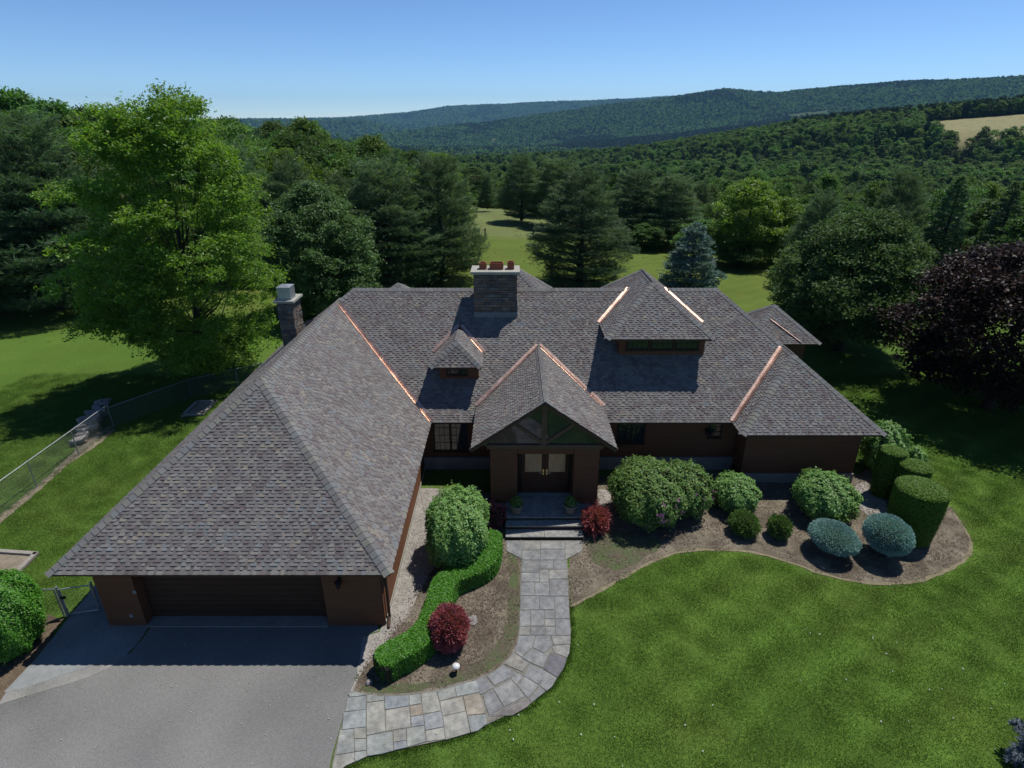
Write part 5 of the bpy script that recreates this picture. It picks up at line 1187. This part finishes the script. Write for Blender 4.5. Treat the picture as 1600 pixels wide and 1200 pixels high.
# snaking hedge
hp = [(768, 828), (766, 852), (752, 874), (722, 889), (700, 900), (688, 918), (684, 945), (668, 975), (642, 1000), (612, 1018), (590, 1032)]
HP = [Vector(G(x, y, 0.72)+(0,)) for x, y in hp]
def catmull(P, k=8):
    out = []
    for i in range(len(P)-1):
        a, b, c, d = P[max(i-1, 0)], P[i], P[i+1], P[min(i+2, len(P)-1)]
        for j in range(k):
            t = j/k; out.append(0.5*((2*b)+(-a+c)*t+(2*a-5*b+4*c-d)*t*t+(-a+3*b-3*c+d)*t**3))
    return out+[P[-1]]
HC = np.array([(p.x, p.y) for p in catmull(HP)]); seg = np.diff(HC, axis=0); sl = np.hypot(seg[:, 0], seg[:, 1]); cum = np.concatenate([[0], np.cumsum(sl)])
rg = np.random.default_rng(5); n = 62000; u = rg.uniform(0, cum[-1], n); k = np.clip(np.searchsorted(cum, u)-1, 0, len(seg)-1); f = ((u-cum[k])/sl[k])[:, None]
base = HC[k]+seg[k]*f; tg = seg[k]/sl[k][:, None]; sd_ = np.stack([tg[:, 1], -tg[:, 0]], 1)
hw_, hh_ = 0.40, 0.72; q = rg.uniform(0, 1, n); th = np.where(q < 0.5, rg.uniform(-0.35, 0.35, n)*np.pi, 0)
cs = rg.uniform(-1, 1, n); side_ = rg.choice([-1, 1], n); top_ = q < 0.5
off = np.where(top_, cs*hw_, side_*(hw_-0.0)); zz_ = np.where(top_, hh_-0.07*np.abs(cs)**4, rg.uniform(0.03, hh_-0.06, n))
endf = np.minimum(1, np.minimum(u, cum[-1]-u)/0.3); off = off*np.sqrt(np.clip(1-(1-endf)**2, 0.05, 1)); off = off+0.03*np.sin(u*3.1)
P = np.stack([base[:, 0]+sd_[:, 0]*off, base[:, 1]+sd_[:, 1]*off, zz_+0.02*np.sin(u*2.3)], 1)+rg.normal(size=(n, 3))*0.016
Nn = np.where(top_[:, None], np.array([0, 0, 1.0]), np.stack([sd_[:, 0]*side_, sd_[:, 1]*side_, 0*u+0.15], 1))+rg.normal(size=(n, 3))*0.45
HL = Vector((float(HC[40, 0]), float(HC[40, 1]), 0)); hed = empty('hedge', HL, 'snaking knee-high clipped green hedge between gravel strip and bed', 'hedge')
P = P-np.array(HL); V, F = diamonds(P, Nn, 0.027, 0.6, rg); link('foliage', np_mesh('hedge_foliage', V, F, M['hedge'], leaf_cols(n, rg, 0.3, 0.12)), hed)
mb = MB()
prev = None
for i in range(1, len(HC)-1, 2):
    t_ = (HC[i+1]-HC[i-1]); t_ /= np.linalg.norm(t_); s_ = np.array([t_[1], -t_[0]]); c0 = HC[i]-np.array(HL)[:2]
    ring_ = [(c0+s_*0.37, 0.0), (c0+s_*0.37, 0.6), (c0+s_*0.3, 0.67), (c0-s_*0.3, 0.67), (c0-s_*0.37, 0.6), (c0-s_*0.37, 0.0)]; ring_ = [(p[0], p[1], z) for p, z in ring_]
    if prev:
        for j in range(5): mb.quad(prev[j], prev[j+1], ring_[j+1], ring_[j])
    else: mb.poly(ring_)
    prev = ring_
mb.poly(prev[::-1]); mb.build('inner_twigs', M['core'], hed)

# ------------------------------------------------------------------ small things
def slab(px, py, s, label, seed, group, z):
    r_ = random.Random(seed); x, y = G(px, py); mb = MB(); k = r_.randint(5, 7)
    P = [(s*r_.uniform(0.75, 1.1)*math.cos(2*math.pi*i/k+r_.uniform(-.2, .2)), s*0.65*r_.uniform(0.75, 1.1)*math.sin(2*math.pi*i/k+r_.uniform(-.2, .2))) for i in range(k)]
    mb.prism(P, 0, r_.uniform(0.12, 0.2), inset=0.03); o = mb.build('rock', M['rock'], loc=(x, y, z)); o.rotation_euler = (r_.uniform(-.25, .25), r_.uniform(-.25, .25), r_.uniform(0, 6)); return tag(o, label, 'rock', group)
def rock(name, px, py, s, label, seed, group=None, z=0.0, cat='rock'):
    r_ = np.random.default_rng(seed); x, y = G(px, py); mb = MB(); ell_core(mb, s, s*0.75, s*0.5, s*0.3, 9, 6)
    ph = r_.uniform(0, 6, 6); mb.v = [tuple(np.array(v)*(1+0.18*math.sin(3*v[0]/s+ph[0])+0.14*math.sin(4*v[1]/s+ph[1])+0.1*math.sin(5*v[2]/s+ph[2]))) for v in mb.v]
    o = mb.build(name, M['rock'], loc=(x, y, z)); o.rotation_euler = (0, 0, r_.uniform(0, 6)); return tag(o, label, cat, group)
rock('rock', 738, 972, 0.2, 'grey rock beside the crimson barberry', 1)
rock('rock', 577, 1068, 0.13, 'small grey stone at the lower end of the hedge', 2)
sp = [(122, 692, .38), (128, 684, .42), (134, 676, .45), (140, 669, .42), (146, 662, .4), (152, 656, .42), (158, 651, .36), (150, 645, .3), (141, 655, .4), (133, 664, .38), (163, 641, .3), (168, 634, .3), (157, 636, .28), (126, 676, .3), (147, 676, .26)]
for k, (x, y, s) in enumerate(sp*2): slab(x+(3 if k > 14 else 0), y+(2 if k > 14 else 0), s, 'flat grey slab of the rock heap behind the chain-link fence', 20+k, 'slabs of the rock heap behind the fence', 0.02 if k < 9 else 0.2 if k < 18 else 0.36)
sheetw('fence_dirt_strip', roughen([G(*p) for p in [(-20, 834), (60, 768), (110, 724), (128, 712), (160, 690), (180, 672), (172, 666), (124, 692), (114, 708), (60, 757), (-20, 822)]], 0.05, 33), 0.012, M['sand'])
# path light
x, y = G(713, 1052); e = empty('path_light', (x, y, 0), 'small white mushroom path light near the curve of the walkway', 'lamp')
mb = MB(); mb.lathe(0, 0, [(0.03, -0.02), (0.03, 0.3)], 10); mb.build('post', M['black'], e, smooth=True)
mb = MB(); mb.lathe(0, 0, [(0.115, 0.28), (0.11, 0.30), (0.08, 0.335), (0.03, 0.35), (0.001, 0.352)], 18); mb.build('lamp_shade', M['white'], e, smooth=True)
# planters on the porch
for px, lb in ((807, 'clay planter with dark leaves left of the front doors'), (891, 'clay planter with dark leaves right of the front doors')):
    x, y = G(px, 801, 0.5); e = empty('planter', (x, y, 0.5), lb, 'planter'); mb = MB()
    mb.lathe(0, 0, [(0.001, 0.0), (0.17, 0.0), (0.20, 0.12), (0.27, 0.36), (0.30, 0.37), (0.30, 0.42), (0.26, 0.42), (0.25, 0.36), (0.001, 0.36)], 20); mb.build('pot', M['pot'], e, smooth=True)
    rg = np.random.default_rng(px); D = unit(rg, 500); D[:, 2] = np.abs(D[:, 2]); P = D*rg.uniform(0.6, 1, (500, 1))*np.array([0.26, 0.26, 0.36])+np.array([0, 0, 0.4])
    V, F = diamonds(P, D+rg.normal(size=D.shape)*0.5, 0.045, 0.5, rg); link('foliage', np_mesh('planter_foliage', V, F, M['rhodo'], leaf_cols(500, rg)), e)
# timber edged sand pits
def pit(px, label):
    P = [G(*p) for p in px]; cx = sum(p[0] for p in P)/4; cy = sum(p[1] for p in P)/4; Q = [(p[0]-cx, p[1]-cy) for p in P]
    e = empty('sand_pit', (cx, cy, 0), label, 'sand pit'); mb = MB(); mb.prism(Q, -0.02, 0.05); mb.build('sand', M['sand'], e)
    for a, b in zip(Q, Q[1:]+Q[:1]):
        mb = MB(); a_, b_ = Vector((a[0], a[1], 0)), Vector((b[0], b[1], 0)); d = (b_-a_).normalized()*0.1; n = Vector((d.y, -d.x, 0)).normalized()*0.08; a_ = a_-n; b_ = b_-n
        mb.prism([tuple(p)[:2] for p in (a_+n, b_+n, b_-n, a_-n)], -0.02, 0.13, inset=0.01); mb.build('timber', M['timber'], e)
pit([(283, 652), (318, 650), (340, 628), (308, 628)], 'sand pit edged with timber in the tree shade beside the garage roof')
pit([(-70, 898), (22, 906), (62, 866), (-25, 860)], 'timber-edged sand pit cut by the left edge of the view')

# chain-link fences
def fence(pts_top, h, label, name='chain_link_fence', rail='steel', spacing=0.11):
    """pts: list of ground (x,y)"""
    o0 = Vector((pts_top[0][0], pts_top[0][1], 0)); e = empty(name, o0, label, 'fence'); wires = MB()
    for (a, b) in zip(pts_top, pts_top[1:]):
        a, b = Vector((a[0], a[1], 0))-o0, Vector((b[0], b[1], 0))-o0; L = (b-a).length; d = (b-a)/L; n = max(1, round(L/3.0)); nn = Vector((d.y, -d.x, 0))*0.002
        for k in range(n+1):
            p = a+d*(L*k/n); mb = MB(); mb.tube([(p.x, p.y, -0.1), (p.x, p.y, h+0.02)], 0.028, 8); mb.build('post', M[rail], e)
        mb = MB(); mb.tube([(a.x, a.y, h), (b.x, b.y, h)], 0.024, 8); mb.build('top_rail', M[rail], e)
        m = int((L+h)/spacing); wq = 0.0055
        for sgn in (1, -1):
            for k in range(m):
                s0 = -h+k*spacing; lo, hi = max(0, s0), min(L, s0+h)
                if hi <= lo: continue
                z0, z1 = (lo-s0), (hi-s0)
                if sgn < 0: z0, z1 = h-z0, h-z1
                p, q = a+d*lo+Vector((0, 0, z0+0.03)), a+d*hi+Vector((0, 0, z1+0.03)); wv = Vector((0, 0, wq))
                wires.quad(p-wv+nn*sgn, q-wv+nn*sgn, q+wv+nn*sgn, p+wv+nn*sgn)
    wires.build('chain_mesh', M['wire'], e, kind='stuff'); return e
FP = [G(-120, 900), G(-30, 830), G(75, 740), G(145, 689), G(178, 668)]
fence([FP[0], FP[4]], 1.3, 'long grey chain-link fence running diagonally up to the oak')
fence([FP[4], G(300, 622), G(440, 588)], 1.15, 'shaded chain-link fence under the oak, going towards the chimney', rail='wire')  # posts and rail in dull wire colour, standing in for the oak's shade
fence([G(-60, 968), G(101, 963)], 1.12, 'short chain-link fence left of the garden gate, partly behind the evergreen')
ga, gb2 = G(106, 963), G(158, 955)
e = empty('garden_gate', (ga[0], ga[1], 0), 'grey chain-link garden gate between fence post and garage wall', 'gate')
dx, dy = gb2[0]-ga[0], gb2[1]-ga[1]
mb = MB(); mb.tube([(0.05*dx, 0.05*dy, 0.08), (0.05*dx, 0.05*dy, 1.1)], 0.022); mb.tube([(0.95*dx, 0.95*dy, 0.08), (0.95*dx, 0.95*dy, 1.1)], 0.022); mb.tube([(0.05*dx, 0.05*dy, 1.1), (0.95*dx, 0.95*dy, 1.1)], 0.022); mb.tube([(0.05*dx, 0.05*dy, 0.08), (0.95*dx, 0.95*dy, 0.08)], 0.022); mb.build('gate_frame', M['steel'], e)
mb = MB(); L = math.hypot(dx, dy)
for sgn in (1, -1):
    for k in range(int((L+1.0)/0.11)):
        s0 = -1.0+k*0.11; lo, hi = max(0.05*L, s0), min(0.95*L, s0+1.0)
        if hi <= lo: continue
        z0, z1 = lo-s0, hi-s0
        if sgn < 0: z0, z1 = 1-z0, 1-z1
        p = Vector((dx*lo/L, dy*lo/L, z0+0.09)); q = Vector((dx*hi/L, dy*hi/L, z1+0.09)); wv = Vector((0, 0, 0.0038)); nn = Vector((-dy, dx, 0))/L*0.002*sgn; mb.quad(p-wv+nn, q-wv+nn, q+wv+nn, p+wv+nn)
mb.build('chain_mesh', M['wire'], e, kind='stuff')
for k, f in enumerate((0.0, 1.0)): mb = MB(); mb.tube([(f*dx, f*dy, -0.1), (f*dx, f*dy, 1.22)], 0.036); mb.build('post', M['steel'], e)
mb = MB(); mb.box(0.02, -0.04, 0.75, 0.16, 0.03, 0.83); mb.build('latch', M['black'], e)

# ------------------------------------------------------------------ grass tufts on the near lawns, bark chips on the beds
def blade_patch(name, size, n, hgt, wd, seed):
    rg = np.random.default_rng(seed); P = np.stack([rg.normal(size=n)*size*0.36, rg.normal(size=n)*size*0.36, np.zeros(n)], 1); a = rg.uniform(0, 2*np.pi, n); t = np.stack([np.cos(a), np.sin(a), 0*a], 1)*wd; ln = rg.normal(size=(n, 3))*0.5; ln[:, 2] = 1; ln *= (hgt*rg.uniform(0.5, 1.2, n))[:, None]
    V = np.stack([P-t, P+t, P+ln], 1).reshape(-1, 3); F = np.arange(3*n).reshape(-1, 3); return np_mesh(name, V, F, M['grass'], leaf_cols(n, rg, 0.35, 0.28))
PATCH = [blade_patch('grass_patch_%d' % k, 0.62, 420, 0.035, 0.007, 200+k) for k in range(4)]
solid = [[G(*p) for p in drive_px], [G(*p) for p in bed_l], BR, WALK, [G(*p) for p in gravel_px], [G(*p) for p in [(5, 1086), (-160, 1130), (-160, 985), (70, 962), (98, 968), (143, 924), (168, 880), (240, 880), (243, 975), (180, 1035)]]]
gp = []; rgr = random.Random(6)
yy = 7.0
while yy < 34:
    xx = -30.0
    while xx < 30:
        x, y = xx+rgr.uniform(-.25, .25), yy+rgr.uniform(-.25, .25); xx += 0.42
        f = y*CT+CAMH*ST; u_ = 800+FPX*x/f; v_ = 600-FPX*(y*ST-CAMH*CT)/f
        if not (-60 < u_ < 1660 and v_ < 1260): continue
        if (-13 < x < -3.4 and y > 13.5) or (-13 < x < 15.2 and y > 21.9): continue
        if any(inside(x+dx_, y+dy_, S) for S in solid for dx_, dy_ in ((0, 0), (.08, 0), (-.08, 0), (0, .08), (0, -.08))): continue
        gp.append((x, y, 0.0, rgr.uniform(0.85, 1.15), rgr.uniform(0, 6.28), rgr.randrange(4)))
    yy += 0.42
# a fringe of longer grass along the walkway and bed edges
tuft = [blade_patch('grass_tuft_%d' % k, 0.16, 45, 0.055, 0.008, 300+k) for k in range(3)]
fr = []
def fringe(P, off=0.05, step=0.09, closed=True):
    for a, b in zip(P, P[1:]+(P[:1] if closed else [])):
        L = math.dist(a, b); n = max(1, int(L/step))
        for k in range(n):
            t = k/n; fr.append((a[0]+(b[0]-a[0])*t+rgr.uniform(-off, off), a[1]+(b[1]-a[1])*t+rgr.uniform(-off, off), 0, rgr.uniform(0.6, 1.2), rgr.uniform(0, 6), rgr.randrange(3)))
fringe([(p[0]+0.03, p[1]-0.06) for p in WALK[4:17]], 0.06, 0.05, False); fringe([FP[0], FP[4]], 0.1, 0.12, False)
LIT = []
for k, cc_ in enumerate(((0.75, 0.76, 0.70), (0.42, 0.36, 0.22), (0.50, 0.49, 0.46))):
    mb = MB()
    for q in range(3):
        a = 2.1*q; mb.prism([(0.018*math.cos(a+t)+0.012*q, 0.014*math.sin(a+t)+0.01*q) for t in (0, 1.6, 3.1, 4.7)], 0.0, 0.012, col=cc_)
    LIT.append(mb.mesh('litter_%d' % k, M['pebble']))
lit = []
for k in range(900):
    x, y = rgr.uniform(-14, 16), rgr.uniform(8, 20)
    onlawn = not any(inside(x, y, S) for S in solid)
    if (-13 < x < -3.9 and y > 13.6): continue
    if onlawn and (x < -1 or rgr.random() > 0.12): continue
    lit.append((x, y, 0.045 if onlawn else (0.055 if inside(x, y, WALK) else 0.024), rgr.uniform(0.45, 0.95), rgr.uniform(0, 6), 0 if onlawn else rgr.choice((1, 2, 2))))
tag(scatter('lawn_litter', lit, LIT), 'tiny clover heads, crumbs and grit scattered over lawn, path and driveway', 'litter')
tag(scatter('lawn_grass', gp, PATCH), 'mown grass of the lawns near the house', 'grass'); tag(scatter('grass_fringe', fr, tuft), 'ragged grass along the walkway and bed edges', 'grass')
# bark chips and fallen petals
rgc = np.random.default_rng(44); chips = []
def chip_mesh(nm, s, colr, seed):
    rg = np.random.default_rng(seed); mb = MB()
    for k in range(40):
        x, y, a, L = rg.uniform(-.25, .25), rg.uniform(-.25, .25), rg.uniform(0, 3.1), s*rg.uniform(0.5, 1.3); c, s_ = math.cos(a)*L, math.sin(a)*L; h = rg.uniform(0.004, 0.018); f = rg.uniform(0.5, 1.5)
        mb.quad((x-c, y-s_, h*0.4), (x+s_*0.4, y-c*0.4, h), (x+c, y+s_, h*0.5), (x-s_*0.4, y+c*0.4, h*0.9), col=tuple(q*f for q in colr))
    return mb.mesh(nm, M['pebble'])
CH = [chip_mesh('chips_%d' % k, 0.03, (0.17, 0.13, 0.10), k) for k in range(3)]; GRV = [chip_mesh('gravel_%d' % k, 0.022, (0.40, 0.37, 0.33), 10+k) for k in range(3)]
cp, gpp = [], []
for S, arr, n, z in (([G(*p) for p in bed_l], cp, 700, 0.027), (BR, cp, 1500, 0.023), ([G(*p) for p in gravel_px], gpp, 700, 0.021)):
    x0, x1 = min(p[0] for p in S), max(p[0] for p in S); y0_, y1_ = min(p[1] for p in S), max(p[1] for p in S); c = 0
    while c < n:
        x, y = rgc.uniform(x0, x1), rgc.uniform(y0_, y1_)
        if inside(x, y, S) and not (-13 < x < -4.2) : arr.append((x, y, z, rgc.uniform(.8, 1.2), rgc.uniform(0, 6), rgc.integers(0, 3)))
        c += 1
tag(scatter('bark_chips', cp, CH), 'bark chips strewn over the planting beds', 'mulch'); tag(scatter('loose_gravel', gpp, GRV), 'loose pebbles on the gravel strip', 'gravel')
